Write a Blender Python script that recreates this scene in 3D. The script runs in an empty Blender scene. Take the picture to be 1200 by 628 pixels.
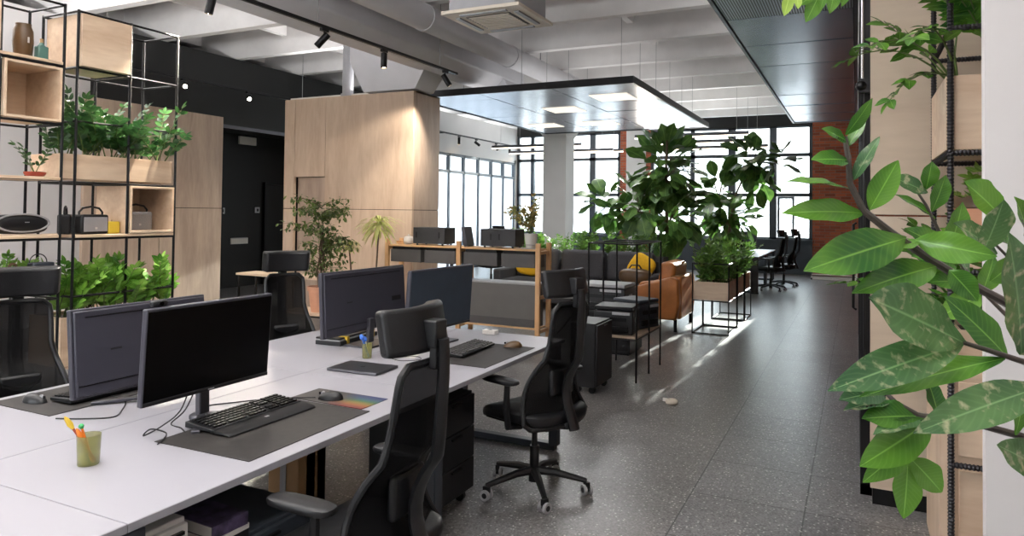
import bpy, math, random
from mathutils import Vector as V, Matrix, Euler
R = random.Random(7)
PI = math.pi
C = bpy.context.scene.collection
rad = math.radians

# ---------------------------------------------------------------- materials
def lin(c):
    return tuple(((x/255)/12.92 if x/255 <= .04045 else ((x/255+.055)/1.055)**2.4) for x in c)
MATS = {}
def pm(name, col, rough=.5, metal=0.0, var=.08, scale=8.0, bump=0.0, bscale=60.0, stretch=None, trans=0.0, alpha=1.0, spec=.5, coat=0.0, sss=0.0):
    """plain procedural material: colour broken up by noise, optional bump"""
    m = bpy.data.materials.new(name); m.use_nodes = True
    nt = m.node_tree; b = nt.nodes['Principled BSDF']
    c = lin(col)
    tc = nt.nodes.new('ShaderNodeTexCoord'); mp = nt.nodes.new('ShaderNodeMapping')
    nt.links.new(tc.outputs['Object'], mp.inputs[0])
    if stretch: mp.inputs['Scale'].default_value = stretch
    n = nt.nodes.new('ShaderNodeTexNoise'); n.inputs['Scale'].default_value = scale; n.inputs['Detail'].default_value = 4
    nt.links.new(mp.outputs[0], n.inputs['Vector'])
    r = nt.nodes.new('ShaderNodeValToRGB')
    r.color_ramp.elements[0].position = .3; r.color_ramp.elements[1].position = .7
    r.color_ramp.elements[0].color = tuple(x*(1-var) for x in c)+(1,)
    r.color_ramp.elements[1].color = tuple(min(1, x*(1+var)) for x in c)+(1,)
    nt.links.new(n.outputs[0], r.inputs[0]); nt.links.new(r.outputs[0], b.inputs['Base Color'])
    b.inputs['Roughness'].default_value = rough; b.inputs['Metallic'].default_value = metal
    b.inputs['Specular IOR Level'].default_value = spec
    b.inputs['Coat Weight'].default_value = coat
    b.inputs['Transmission Weight'].default_value = trans; b.inputs['Alpha'].default_value = alpha
    if bump:
        n2 = nt.nodes.new('ShaderNodeTexNoise'); n2.inputs['Scale'].default_value = bscale
        nt.links.new(mp.outputs[0], n2.inputs['Vector'])
        bp = nt.nodes.new('ShaderNodeBump'); bp.inputs['Strength'].default_value = bump; bp.inputs['Distance'].default_value = .01
        nt.links.new(n2.outputs[0], bp.inputs['Height']); nt.links.new(bp.outputs[0], b.inputs['Normal'])
    MATS[name] = m
    return m
def emis(name, col, s):
    m = pm(name, col, .5, var=0)
    b = m.node_tree.nodes['Principled BSDF']
    b.inputs['Emission Color'].default_value = lin(col)+(1,); b.inputs['Emission Strength'].default_value = s
    return m
def wood(name, c1, c2, axis='Z', sc=1.0, rough=.5):
    m = bpy.data.materials.new(name); m.use_nodes = True
    nt = m.node_tree; b = nt.nodes['Principled BSDF']
    tc = nt.nodes.new('ShaderNodeTexCoord'); mp = nt.nodes.new('ShaderNodeMapping')
    nt.links.new(tc.outputs['Object'], mp.inputs[0])
    s = [6*sc]*3; s['XYZ'.index(axis)] = 1.1*sc; mp.inputs['Scale'].default_value = s
    n = nt.nodes.new('ShaderNodeTexNoise'); n.inputs['Scale'].default_value = 1.0; n.inputs['Detail'].default_value = 6; n.inputs['Distortion'].default_value = .9
    nt.links.new(mp.outputs[0], n.inputs['Vector'])
    n2 = nt.nodes.new('ShaderNodeTexNoise'); n2.inputs['Scale'].default_value = 6; n2.inputs['Detail'].default_value = 3
    nt.links.new(mp.outputs[0], n2.inputs['Vector'])
    ad = nt.nodes.new('ShaderNodeMath'); ad.operation = 'MULTIPLY_ADD'; ad.inputs[1].default_value = .35; 
    nt.links.new(n2.outputs[0], ad.inputs[0]); nt.links.new(n.outputs[0], ad.inputs[2])
    r = nt.nodes.new('ShaderNodeValToRGB')
    r.color_ramp.elements[0].position = .45; r.color_ramp.elements[1].position = .9
    r.color_ramp.elements[0].color = lin(c1)+(1,); r.color_ramp.elements[1].color = lin(c2)+(1,)
    nt.links.new(ad.outputs[0], r.inputs[0]); nt.links.new(r.outputs[0], b.inputs['Base Color'])
    b.inputs['Roughness'].default_value = rough
    MATS[name] = m
    return m
def leafmat(name, c1, c2, rough=.35, glints=None, thru=.18):
    m = bpy.data.materials.new(name); m.use_nodes = True
    nt = m.node_tree; b = nt.nodes['Principled BSDF']
    tc = nt.nodes.new('ShaderNodeTexCoord')
    n = nt.nodes.new('ShaderNodeTexNoise'); n.inputs['Scale'].default_value = 7; n.inputs['Detail'].default_value = 3
    nt.links.new(tc.outputs['Object'], n.inputs['Vector'])
    r = nt.nodes.new('ShaderNodeValToRGB')
    e = r.color_ramp.elements
    e[0].position = .35; e[1].position = .65
    e[0].color = lin(c1)+(1,); e[1].color = lin(c2)+(1,)
    nt.links.new(n.outputs[0], r.inputs[0])
    col = r.outputs[0]
    at_ = nt.nodes.new('ShaderNodeAttribute'); at_.attribute_name = 'leaf'; sp = nt.nodes.new('ShaderNodeSeparateColor'); nt.links.new(at_.outputs['Color'], sp.inputs[0])
    def mth(op, a, b_=None, c=None):
        q = nt.nodes.new('ShaderNodeMath'); q.operation = op
        for k, x in enumerate((a, b_, c)):
            if x is None: continue
            if isinstance(x, (int, float)): q.inputs[k].default_value = x
            else: nt.links.new(x, q.inputs[k])
        return q.outputs[0]
    rib = mth('SUBTRACT', 1.0, mth('SMOOTH_MIN', mth('MULTIPLY', sp.outputs[0], 14.0), 1.0, .2)); rib.node.use_clamp = True
    sv = mth('SINE', mth('MULTIPLY', mth('SUBTRACT', sp.outputs[1], mth('MULTIPLY', sp.outputs[0], .2)), 42.0))
    sv = mth('MULTIPLY', mth('POWER', mth('ABSOLUTE', sv), 10.0), .07)
    vein = mth('MAXIMUM', mth('MULTIPLY', rib, .6), sv)
    mv = nt.nodes.new('ShaderNodeMix'); mv.data_type = 'RGBA'; nt.links.new(vein, mv.inputs[0]); nt.links.new(col, mv.inputs[6]); mv.inputs[7].default_value = lin(tuple(min(255, x*1.25+34) for x in c2))+(1,)
    col = mv.outputs[2]
    if glints:  # pale flecks: glossy reflections painted into the leaf colour
        n3 = nt.nodes.new('ShaderNodeTexNoise'); n3.inputs['Scale'].default_value = 60; n3.inputs['Detail'].default_value = 5
        nt.links.new(tc.outputs['Object'], n3.inputs['Vector'])
        r3 = nt.nodes.new('ShaderNodeValToRGB'); r3.color_ramp.elements[0].position = .55; r3.color_ramp.elements[1].position = .72
        r3.color_ramp.elements[1].color = (.75, .75, .75, 1)
        nt.links.new(n3.outputs[0], r3.inputs[0])
        mx = nt.nodes.new('ShaderNodeMix'); mx.data_type = 'RGBA'
        nt.links.new(r3.outputs[0], mx.inputs['Factor']); nt.links.new(col, mx.inputs[6]); mx.inputs[7].default_value = lin(glints)+(1,)
        col = mx.outputs[2]
    nt.links.new(col, b.inputs['Base Color'])
    b.inputs['Roughness'].default_value = rough
    tr = nt.nodes.new('ShaderNodeBsdfTranslucent'); nt.links.new(col, tr.inputs[0])
    ms = nt.nodes.new('ShaderNodeMixShader'); ms.inputs[0].default_value = thru
    nt.links.new(b.outputs[0], ms.inputs[1]); nt.links.new(tr.outputs[0], ms.inputs[2])
    nt.links.new(ms.outputs[0], nt.nodes['Material Output'].inputs[0])
    MATS[name] = m
    return m
def netmat(name, col, op):
    """woven see-through seat mesh / perforation: partly open"""
    m = pm(name, col, .6, var=.05)
    nt = m.node_tree; b = nt.nodes['Principled BSDF']
    b.inputs['Specular IOR Level'].default_value = .15
    t = nt.nodes.new('ShaderNodeBsdfTransparent'); ms = nt.nodes.new('ShaderNodeMixShader'); ms.inputs[0].default_value = op
    nt.links.new(t.outputs[0], ms.inputs[1]); nt.links.new(b.outputs[0], ms.inputs[2])
    nt.links.new(ms.outputs[0], nt.nodes['Material Output'].inputs[0])
    return m
def frostmat(name, col):
    m = pm(name, col, .4, var=0)
    nt = m.node_tree; b = nt.nodes['Principled BSDF']
    t = nt.nodes.new('ShaderNodeBsdfTranslucent'); t.inputs[0].default_value = lin(col)+(1,)
    p = nt.nodes.new('ShaderNodeBsdfTransparent'); p.inputs[0].default_value = lin(col)+(1,)
    ms = nt.nodes.new('ShaderNodeMixShader'); ms.inputs[0].default_value = .12
    nt.links.new(t.outputs[0], ms.inputs[1]); nt.links.new(b.outputs[0], ms.inputs[2])
    m2 = nt.nodes.new('ShaderNodeMixShader'); m2.inputs[0].default_value = .2
    nt.links.new(ms.outputs[0], m2.inputs[1]); nt.links.new(p.outputs[0], m2.inputs[2])
    nt.links.new(m2.outputs[0], nt.nodes['Material Output'].inputs[0])
    return m
def glassmat(name, tint, mix):
    m = pm(name, tint, .06, var=0)
    nt = m.node_tree; b = nt.nodes['Principled BSDF']
    t = nt.nodes.new('ShaderNodeBsdfTransparent'); t.inputs[0].default_value = lin(tint)+(1,)
    g = nt.nodes.new('ShaderNodeBsdfGlossy'); g.inputs['Roughness'].default_value = .03
    ms = nt.nodes.new('ShaderNodeMixShader'); ms.inputs[0].default_value = mix
    nt.links.new(t.outputs[0], ms.inputs[1]); nt.links.new(g.outputs[0], ms.inputs[2])
    nt.links.new(ms.outputs[0], nt.nodes['Material Output'].inputs[0])
    return m
def brickmat(name, ax):
    m = pm(name, (150, 90, 62), .85, var=.2)
    nt = m.node_tree; b = nt.nodes['Principled BSDF']
    tc = nt.nodes.new('ShaderNodeTexCoord'); sx = nt.nodes.new('ShaderNodeSeparateXYZ'); cb = nt.nodes.new('ShaderNodeCombineXYZ')
    nt.links.new(tc.outputs['Object'], sx.inputs[0])
    nt.links.new(sx.outputs[ax], cb.inputs[0]); nt.links.new(sx.outputs[2], cb.inputs[1])
    k = nt.nodes.new('ShaderNodeTexBrick'); k.inputs['Scale'].default_value = 1
    k.inputs['Brick Width'].default_value = .25; k.inputs['Row Height'].default_value = .077; k.inputs['Mortar Size'].default_value = .006
    k.inputs['Color1'].default_value = lin((180, 92, 58))+(1,); k.inputs['Color2'].default_value = lin((128, 62, 42))+(1,); k.inputs['Mortar'].default_value = lin((130, 112, 100))+(1,)
    nt.links.new(cb.outputs[0], k.inputs[0]); nt.links.new(k.outputs[0], b.inputs['Base Color'])
    bp = nt.nodes.new('ShaderNodeBump'); bp.inputs['Strength'].default_value = .4; bp.invert = True
    nt.links.new(k.outputs['Fac'], bp.inputs['Height']); nt.links.new(bp.outputs[0], b.inputs['Normal'])
    return m
def floormat():
    m = bpy.data.materials.new('terrazzo'); m.use_nodes = True
    nt = m.node_tree; b = nt.nodes['Principled BSDF']; L = nt.links.new
    tc = nt.nodes.new('ShaderNodeTexCoord')
    mp = nt.nodes.new('ShaderNodeMapping'); mp.inputs['Location'].default_value = (.25, .05, 0)
    L(tc.outputs['Object'], mp.inputs[0])
    k = nt.nodes.new('ShaderNodeTexBrick'); k.offset = 0; k.squash = 1
    k.inputs['Scale'].default_value = 1; k.inputs['Brick Width'].default_value = .6; k.inputs['Row Height'].default_value = .6
    k.inputs['Mortar Size'].default_value = .004; k.inputs['Mortar Smooth'].default_value = .1
    k.inputs['Color1'].default_value = (.158, .156, .160, 1); k.inputs['Color2'].default_value = (.124, .122, .126, 1); k.inputs['Mortar'].default_value = (.03, .03, .03, 1)
    L(mp.outputs[0], k.inputs[0])
    n = nt.nodes.new('ShaderNodeTexNoise'); n.inputs['Scale'].default_value = 2.2; n.inputs['Detail'].default_value = 5
    L(tc.outputs['Object'], n.inputs[0])
    mm = nt.nodes.new('ShaderNodeMapRange'); mm.inputs['From Min'].default_value = .1; mm.inputs['From Max'].default_value = .9; mm.inputs['To Min'].default_value = .72; mm.inputs['To Max'].default_value = 1.28
    L(n.outputs[0], mm.inputs[0])
    # tiles only along the aisle, poured terrazzo elsewhere
    sx = nt.nodes.new('ShaderNodeSeparateXYZ'); L(tc.outputs['Object'], sx.inputs[0])
    ge = nt.nodes.new('ShaderNodeMath'); ge.operation = 'GREATER_THAN'; ge.inputs[1].default_value = -.858; L(sx.outputs[0], ge.inputs[0])
    tl = nt.nodes.new('ShaderNodeMix'); tl.data_type = 'RGBA'; L(ge.outputs[0], tl.inputs[0]); tl.inputs[6].default_value = (.142, .136, .134, 1); L(k.outputs[0], tl.inputs[7])
    mu = nt.nodes.new('ShaderNodeMix'); mu.data_type = 'RGBA'; mu.blend_type = 'MULTIPLY'; mu.inputs[0].default_value = 1
    L(tl.outputs[2], mu.inputs[6]); L(mm.outputs[0], mu.inputs[7])
    # stone chips
    v = nt.nodes.new('ShaderNodeTexVoronoi'); v.inputs['Scale'].default_value = 48
    L(tc.outputs['Object'], v.inputs[0])
    cr = nt.nodes.new('ShaderNodeValToRGB'); cr.color_ramp.elements[0].position = .2; cr.color_ramp.elements[0].color = (1, 1, 1, 1)
    cr.color_ramp.elements[1].position = .3; cr.color_ramp.elements[1].color = (0, 0, 0, 1)
    L(v.outputs['Distance'], cr.inputs[0])
    sp = nt.nodes.new('ShaderNodeSeparateColor'); L(v.outputs['Color'], sp.inputs[0])
    gt = nt.nodes.new('ShaderNodeMath'); gt.operation = 'GREATER_THAN'; gt.inputs[1].default_value = .5; L(sp.outputs[0], gt.inputs[0])
    ml = nt.nodes.new('ShaderNodeMath'); ml.operation = 'MULTIPLY'; L(cr.outputs[0], ml.inputs[0]); L(gt.outputs[0], ml.inputs[1])
    ml2 = nt.nodes.new('ShaderNodeMath'); ml2.operation = 'MULTIPLY'; ml2.inputs[1].default_value = .9; L(ml.outputs[0], ml2.inputs[0])
    mx = nt.nodes.new('ShaderNodeMix'); mx.data_type = 'RGBA'
    L(ml2.outputs[0], mx.inputs[0]); L(mu.outputs[2], mx.inputs[6]); mx.inputs[7].default_value = (.48, .47, .45, 1)
    v2 = nt.nodes.new('ShaderNodeTexVoronoi'); v2.inputs['Scale'].default_value = 105
    L(tc.outputs['Object'], v2.inputs[0])
    sp2 = nt.nodes.new('ShaderNodeSeparateColor'); L(v2.outputs['Color'], sp2.inputs[0])
    mr2 = nt.nodes.new('ShaderNodeMapRange'); mr2.inputs['To Min'].default_value = .6; mr2.inputs['To Max'].default_value = 1.5; L(sp2.outputs[1], mr2.inputs[0])
    mx2 = nt.nodes.new('ShaderNodeMix'); mx2.data_type = 'RGBA'; mx2.blend_type = 'MULTIPLY'; mx2.inputs[0].default_value = 1; L(mx.outputs[2], mx2.inputs[6]); L(mr2.outputs[0], mx2.inputs[7])
    L(mx2.outputs[2], b.inputs['Base Color'])
    rr = nt.nodes.new('ShaderNodeMapRange'); rr.inputs['To Min'].default_value = .285; rr.inputs['To Max'].default_value = .36
    L(n.outputs[0], rr.inputs[0]); L(rr.outputs[0], b.inputs['Roughness'])
    bp = nt.nodes.new('ShaderNodeBump'); bp.inputs['Strength'].default_value = .25; bp.inputs['Distance'].default_value = .004; bp.invert = True
    jm = nt.nodes.new('ShaderNodeMath'); jm.operation = 'MULTIPLY'; L(k.outputs['Fac'], jm.inputs[0]); L(ge.outputs[0], jm.inputs[1]); L(jm.outputs[0], bp.inputs['Height'])
    n5 = nt.nodes.new('ShaderNodeTexNoise'); n5.inputs['Scale'].default_value = 14
    L(tc.outputs['Object'], n5.inputs[0])
    bp2 = nt.nodes.new('ShaderNodeBump'); bp2.inputs['Strength'].default_value = .06; bp2.inputs['Distance'].default_value = .01
    L(n5.outputs[0], bp2.inputs['Height']); L(bp.outputs[0], bp2.inputs['Normal']); L(bp2.outputs[0], b.inputs['Normal'])
    return m

M = dict(
 plaster=pm('white_plaster', (206, 203, 202), .8, var=.03, scale=2),
 ceil=pm('ceiling_paint', (226, 224, 223), .75, var=.06, scale=3, bump=.1, bscale=20),
 duct=pm('duct_paint', (206, 206, 210), .5, .1, var=.06, scale=2),
 black_wall=pm('black_wall', (7, 7, 7), .6, var=.1, scale=3),
 black=pm('black_steel', (24, 24, 26), .4, .5, var=.1),
 plastic=pm('black_plastic', (19, 20, 23), .42, var=.06),
 softblack=pm('black_leather', (17, 18, 21), .44, var=.12, scale=40, bump=.08, bscale=180),
 charcoal=pm('charcoal_steel', (62, 68, 76), .4, .3, var=.05),
 screen=pm('screen_glass', (4, 4, 5), .3, var=.02, spec=.12),
 screen_reflection=pm('screen_reflection', (66, 76, 88), .25, var=.05, spec=.4),  # blank screen with its blue-grey reflection put into the colour
 housing=pm('monitor_housing', (56, 56, 66), .45, var=.05, scale=4),
 white=pm('white_laminate', (163, 162, 169), .38, var=.015, scale=3),
 edge=pm('grey_edge_band', (150, 150, 156), .5, var=.03),
 birch=wood('birch_plywood', (192, 166, 142), (212, 189, 165), 'Z', 1.0, .45),
 birch_h=wood('birch_plywood_h', (204, 174, 144), (230, 206, 178), 'Y', 1.2, .5),
 birch_x=wood('birch_plywood_x', (204, 175, 148), (230, 208, 182), 'X', 1.2, .5),
 greywood=wood('grey_birch', (168, 146, 128), (196, 174, 154), 'Z', .8, .5),
 pine=wood('pine', (205, 155, 105), (228, 184, 134), 'Z', 1.6, .5),
 pine_x=wood('pine_x', (208, 160, 110), (232, 190, 142), 'X', 1.6, .5),
 darkgrey=pm('dark_grey_board', (78, 76, 76), .55, var=.05),
 grey=pm('grey_board', (98, 95, 92), .55, var=.04),
 chrome=pm('chrome', (190, 192, 198), .2, 1.0, var=.03),
 alu=pm('dark_aluminium', (92, 92, 98), .35, .8, var=.04),
 lgrey=pm('light_grey_plastic', (165, 165, 168), .45, var=.05),
 canopy=pm('brushed_panel', (146, 152, 166), .27, .92, var=.05, scale=3, stretch=(.6, 6, 1)),
 mat=pm('desk_mat', (46, 43, 42), .6, var=.18, scale=30),
 terracotta=pm('terracotta', (206, 152, 122), .75, var=.08),
 soil=pm('soil', (52, 38, 28), .95, var=.3, scale=40, bump=.5),
 bark=pm('bark', (92, 76, 60), .8, var=.2, scale=40, bump=.3),
 stem=pm('green_stem', (84, 104, 48), .5, var=.15),
 darkstem=pm('dark_stem', (74, 66, 60), .45, var=.2, scale=60),
 sofa=pm('dark_fabric', (66, 66, 70), .85, var=.12, scale=60, bump=.15, bscale=300),
 yellow=pm('yellow_fabric', (226, 176, 24), .8, var=.06, scale=40),
 tan=pm('tan_leather', (178, 112, 56), .42, var=.1, scale=12, bump=.06),
 olive=pm('olive_glass', (172, 172, 104), .12, var=.03, trans=.5, alpha=.62),
 orange=pm('orange_paint', (232, 126, 40), .5, var=.03),
 ypen=pm('yellow_paint', (226, 190, 60), .5, var=.03),
 green=pm('green_paint', (50, 160, 90), .5, var=.03),
 blue=pm('blue_plastic', (66, 120, 220), .4, var=.03),
 red=pm('red_ceramic', (150, 62, 46), .5, var=.05),
 brown=pm('brown_ceramic', (92, 70, 46), .35, var=.1),
 teal=pm('teal_glass', (92, 130, 122), .2, var=.05),
 cork=pm('cork', (170, 140, 100), .8, var=.1),
 wax=pm('yellow_wax', (236, 206, 70), .5, var=.03),
 porcelain=pm('white_porcelain', (228, 224, 218), .35, var=.02),
 boxgrey=pm('box_grey', (44, 44, 46), .5, var=.04),
 rebar=pm('rebar_steel', (52, 51, 54), .38, .7, var=.1),
 silver=pm('silver_grille', (172, 172, 172), .4, .5, var=.15, scale=120),
 purple=pm('print_purple', (70, 60, 84), .4, var=.9, scale=24),
 paper=pm('paper', (214, 210, 204), .7, var=.03),
 cardboard=pm('cardboard', (176, 140, 98), .8, var=.06),
 acwhite=pm('ac_plastic', (216, 206, 190), .5, var=.02),
 cable=pm('cable', (34, 34, 36), .5, var=.02),
 whitecable=pm('white_cable', (190, 188, 184), .5, var=.02),
 wire=pm('steel_wire', (150, 150, 152), .4, .6, var=.02),
 net=netmat('chair_mesh', (12, 12, 14), .81),
 glass=glassmat('clear_glass', (240, 246, 248), .06),
 frost=frostmat('frosted_glass', (225, 232, 236)),
 led=emis('led_panel', (255, 246, 232), .6),
 ledbar=emis('led_bar', (255, 238, 214), 4),
 spotled=emis('spot_led', (255, 236, 205), 40.0),
 brickx=brickmat('brick_x', 0), bricky=brickmat('brick_y', 1),
 floor=floormat(),
 zz=leafmat('zz_leaf', (26, 62, 32), (66, 108, 52), .28),
 hero=leafmat('hero_leaf', (38, 90, 28), (100, 150, 50), .25),
 heroglint=leafmat('hero_leaf_glints', (44, 84, 48), (92, 128, 76), .26, (190, 188, 150)),  # leaf colour with painted pale highlights
 light=leafmat('light_leaf', (96, 142, 44), (160, 190, 84), .4),
 bushy=leafmat('bushy_leaf', (70, 128, 40), (136, 180, 74), .4),
 fig=leafmat('fig_leaf', (46, 82, 38), (92, 126, 58), .35),
 aisle=leafmat('aisle_leaf', (52, 90, 34), (112, 150, 66), .35),
 ficus=leafmat('ficus_leaf', (58, 84, 34), (110, 128, 62), .4),
 drac=leafmat('dracaena_leaf', (110, 138, 58), (176, 186, 110), .4),
 airy=leafmat('airy_leaf', (104, 122, 44), (190, 160, 104), .5, None, .04),
)
M['zz'].node_tree.nodes['Principled BSDF'].inputs['Specular IOR Level'].default_value = .6
# rainbow print for the mouse pad (printed surface, along object Y)
def rainbow():
    m = pm('rainbow_print', (60, 58, 58), .6, var=.05)
    nt = m.node_tree; b = nt.nodes['Principled BSDF']; L = nt.links.new
    tc = nt.nodes.new('ShaderNodeTexCoord'); sx = nt.nodes.new('ShaderNodeSeparateXYZ'); L(tc.outputs['Object'], sx.inputs[0])
    n = nt.nodes.new('ShaderNodeTexNoise'); n.inputs['Scale'].default_value = 14; L(tc.outputs['Object'], n.inputs[0])
    a = nt.nodes.new('ShaderNodeMath'); a.operation = 'MULTIPLY_ADD'; a.inputs[1].default_value = -5.5; a.inputs[2].default_value = .5; L(sx.outputs[1], a.inputs[0])
    r = nt.nodes.new('ShaderNodeValToRGB'); e = r.color_ramp.elements
    cols = [(50, 56, 96), (54, 82, 98), (60, 96, 66), (120, 106, 56), (136, 84, 50), (110, 48, 44)]
    e[0].position = .12; e[0].color = lin(cols[0])+(1,); e[1].position = .95; e[1].color = lin(cols[-1])+(1,)
    for i in range(1, 5):
        q = e.new(.12+.17*i); q.color = lin(cols[i])+(1,)
    L(a.outputs[0], r.inputs[0])
    s = nt.nodes.new('ShaderNodeMath'); s.operation = 'MULTIPLY_ADD'; s.inputs[1].default_value = .22; L(n.outputs[0], s.inputs[0]); L(sx.outputs[0], s.inputs[2])
    rr = nt.nodes.new('ShaderNodeValToRGB'); rr.color_ramp.elements[0].position = .10; rr.color_ramp.elements[1].position = .22
    L(s.outputs[0], rr.inputs[0])
    mx = nt.nodes.new('ShaderNodeMix'); mx.data_type = 'RGBA'; L(rr.outputs[0], mx.inputs[0]); mx.inputs[6].default_value = lin((66, 62, 60))+(1,); L(r.outputs[0], mx.inputs[7])
    L(mx.outputs[2], b.inputs['Base Color'])
    return m
M['rainbow'] = rainbow()
def perforated():
    m = pm('perforated_panel', (120, 124, 132), .35, .8, var=.03)
    nt = m.node_tree; b = nt.nodes['Principled BSDF']; L = nt.links.new
    tc = nt.nodes.new('ShaderNodeTexCoord'); w = nt.nodes.new('ShaderNodeTexWave'); w.inputs['Scale'].default_value = 14; w.bands_direction = 'X'
    L(tc.outputs['Object'], w.inputs[0])
    r = nt.nodes.new('ShaderNodeValToRGB'); r.color_ramp.elements[0].color = (.02, .02, .02, 1); r.color_ramp.elements[1].color = (.42, .44, .5, 1); r.color_ramp.elements[0].position = .4; r.color_ramp.elements[1].position = .6
    L(w.outputs[0], r.inputs[0]); L(r.outputs[0], b.inputs['Base Color'])
    return m
M['perf'] = perforated()

# ---------------------------------------------------------------- mesh builder
class MB:
    def __init__(s): s.v = []; s.f = []; s.a = {}
    def add(s, vs, fs):
        o = len(s.v); s.v += [tuple(x) for x in vs]; s.f += [tuple(i+o for i in q) for q in fs]; return s
    def box(s, c, d, rot=None):
        h = V(d)/2; vs = []
        for x in (-1, 1):
            for y in (-1, 1):
                for z in (-1, 1):
                    p = V((x*h.x, y*h.y, z*h.z))
                    if rot: p = rot @ p
                    vs.append(V(c)+p)
        return s.add(vs, [(0, 1, 3, 2), (4, 6, 7, 5), (0, 4, 5, 1), (2, 3, 7, 6), (0, 2, 6, 4), (1, 5, 7, 3)])
    def bx(s, x0, x1, y0, y1, z0, z1):
        return s.box(((x0+x1)/2, (y0+y1)/2, (z0+z1)/2), (abs(x1-x0), abs(y1-y0), abs(z1-z0)))
    def bar(s, p, q, w, h=None):
        p, q = V(p), V(q); d = (q-p); L = d.length
        r = d.to_track_quat('Y', 'Z').to_matrix()
        return s.box((p+q)/2, (w, L, h or w), r)
    def tube(s, pts, r, n=8, caps=True):
        pts = [V(p) for p in pts]; k = len(pts)
        rs = r if isinstance(r, (list, tuple)) else [r]*k
        vs = []; up = None
        for i, p in enumerate(pts):
            t = (pts[min(i+1, k-1)]-pts[max(i-1, 0)])
            t = t.normalized() if t.length > 1e-9 else V((0, 0, 1))
            if up is None:
                up = V((0, 0, 1)) if abs(t.z) < .9 else V((1, 0, 0))
            a = t.cross(up).normalized(); b = a.cross(t).normalized(); up = b
            for j in range(n):
                g = 2*PI*j/n
                vs.append(p+(a*math.cos(g)+b*math.sin(g))*rs[i])
        fs = []
        for i in range(k-1):
            for j in range(n):
                fs.append((i*n+j, i*n+(j+1) % n, (i+1)*n+(j+1) % n, (i+1)*n+j))
        if caps:
            fs.append(tuple(range(n-1, -1, -1))); fs.append(tuple((k-1)*n+j for j in range(n)))
        return s.add(vs, fs)
    def lathe(s, prof, c=(0, 0, 0), n=24, rot=None):
        vs = []; fs = []; k = len(prof)
        for (r, z) in prof:
            for j in range(n):
                g = 2*PI*j/n; p = V((r*math.cos(g), r*math.sin(g), z))
                if rot: p = rot @ p
                vs.append(V(c)+p)
        for i in range(k-1):
            for j in range(n):
                fs.append((i*n+j, i*n+(j+1) % n, (i+1)*n+(j+1) % n, (i+1)*n+j))
        if prof[0][0] > 1e-6: fs.append(tuple(range(n-1, -1, -1)))
        if prof[-1][0] > 1e-6: fs.append(tuple((k-1)*n+j for j in range(n)))
        return s.add(vs, fs)
    def prism(s, poly, axis, a, b):
        """extrude a 2-D polygon along an axis between a and b"""
        def P(u, w, t):
            return {'X': (t, u, w), 'Y': (u, t, w), 'Z': (u, w, t)}[axis]
        n = len(poly)
        vs = [P(u, w, a) for u, w in poly]+[P(u, w, b) for u, w in poly]
        fs = [tuple(range(n-1, -1, -1)), tuple(range(n, 2*n))]+[(i, (i+1) % n, n+(i+1) % n, n+i) for i in range(n)]
        return s.add(vs, fs)
    def surf(s, f, nu, nv, thick=0.0):
        """grid surface f(u,v)->V, given thickness along its normal"""
        g = [[V(f(i/nu, j/nv)) for j in range(nv+1)] for i in range(nu+1)]
        W = nv+1
        def nrm(i, j):
            a = g[min(i+1, nu)][j]-g[max(i-1, 0)][j]; b = g[i][min(j+1, nv)]-g[i][max(j-1, 0)]
            c = a.cross(b); return c.normalized() if c.length > 1e-12 else V((0, 0, 1))
        if not thick:
            return s.add([g[i][j] for i in range(nu+1) for j in range(nv+1)],
                         [(i*W+j, (i+1)*W+j, (i+1)*W+j+1, i*W+j+1) for i in range(nu) for j in range(nv)])
        top = []; bot = []
        for i in range(nu+1):
            for j in range(nv+1):
                n = nrm(i, j)*thick/2; top.append(g[i][j]+n); bot.append(g[i][j]-n)
        N = len(top); fs = []
        for i in range(nu):
            for j in range(nv):
                q = (i*W+j, (i+1)*W+j, (i+1)*W+j+1, i*W+j+1)
                fs.append(q); fs.append(tuple(x+N for x in reversed(q)))
        for i in range(nu):
            a, b = i*W, (i+1)*W; fs.append((a, a+N, b+N, b)); a, b = i*W+nv, (i+1)*W+nv; fs.append((b, b+N, a+N, a))
        for j in range(nv):
            a, b = j, j+1; fs.append((b, b+N, a+N, a)); a, b = nu*W+j, nu*W+j+1; fs.append((a, a+N, b+N, b))
        return s.add(top+bot, fs)
    def ball(s, c, rx, ry=None, rz=None, n=12, m=8, p=1.0):
        ry = ry or rx; rz = rz or rx
        def sg(x): return math.copysign(abs(x)**p, x)
        def f(u, v):
            a = -PI/2+PI*v; b = 2*PI*u
            return V(c)+V((rx*sg(math.cos(a))*sg(math.cos(b)), ry*sg(math.cos(a))*sg(math.sin(b)), rz*sg(math.sin(a))))
        return s.surf(f, n, m)
    def leaf(s, base, d, nrm, L, W, curl=.2, fold=.25, n=5, peak=.45, wave=0.0, m=1):
        """leaf blade: n steps along, m steps per half across; keeps (across, along) per vertex for the vein pattern"""
        base = V(base); d = V(d).normalized(); nrm = V(nrm)
        nrm = (nrm-d*nrm.dot(d)); nrm = nrm.normalized() if nrm.length > 1e-6 else d.orthogonal().normalized()
        side = d.cross(nrm).normalized()
        vs = []; fs = []; o = len(s.v); k = 2*m+1
        for i in range(n+1):
            t = i/n
            if t < peak: w = math.sin(PI/2*t/peak)**.8
            else: w = math.cos(PI/2*(t-peak)/(1-peak))**.8 if t < 1 else 0
            w = max(w, .04)*W/2
            c = base+d*(L*(t-.12*curl*t*t))-nrm*(curl*L*t*t)
            for q in range(-m, m+1):
                r = q/m
                vs.append(c+side*(w*r)+nrm*(fold*w*(abs(r)*1.5-.5*r*r)+wave*w*math.sin(t*9)*abs(r)+(.035*W*math.sin(t*17+q)*abs(r) if m > 1 else 0)))
                s.a[o+len(vs)-1] = (abs(r), t, L)
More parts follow.
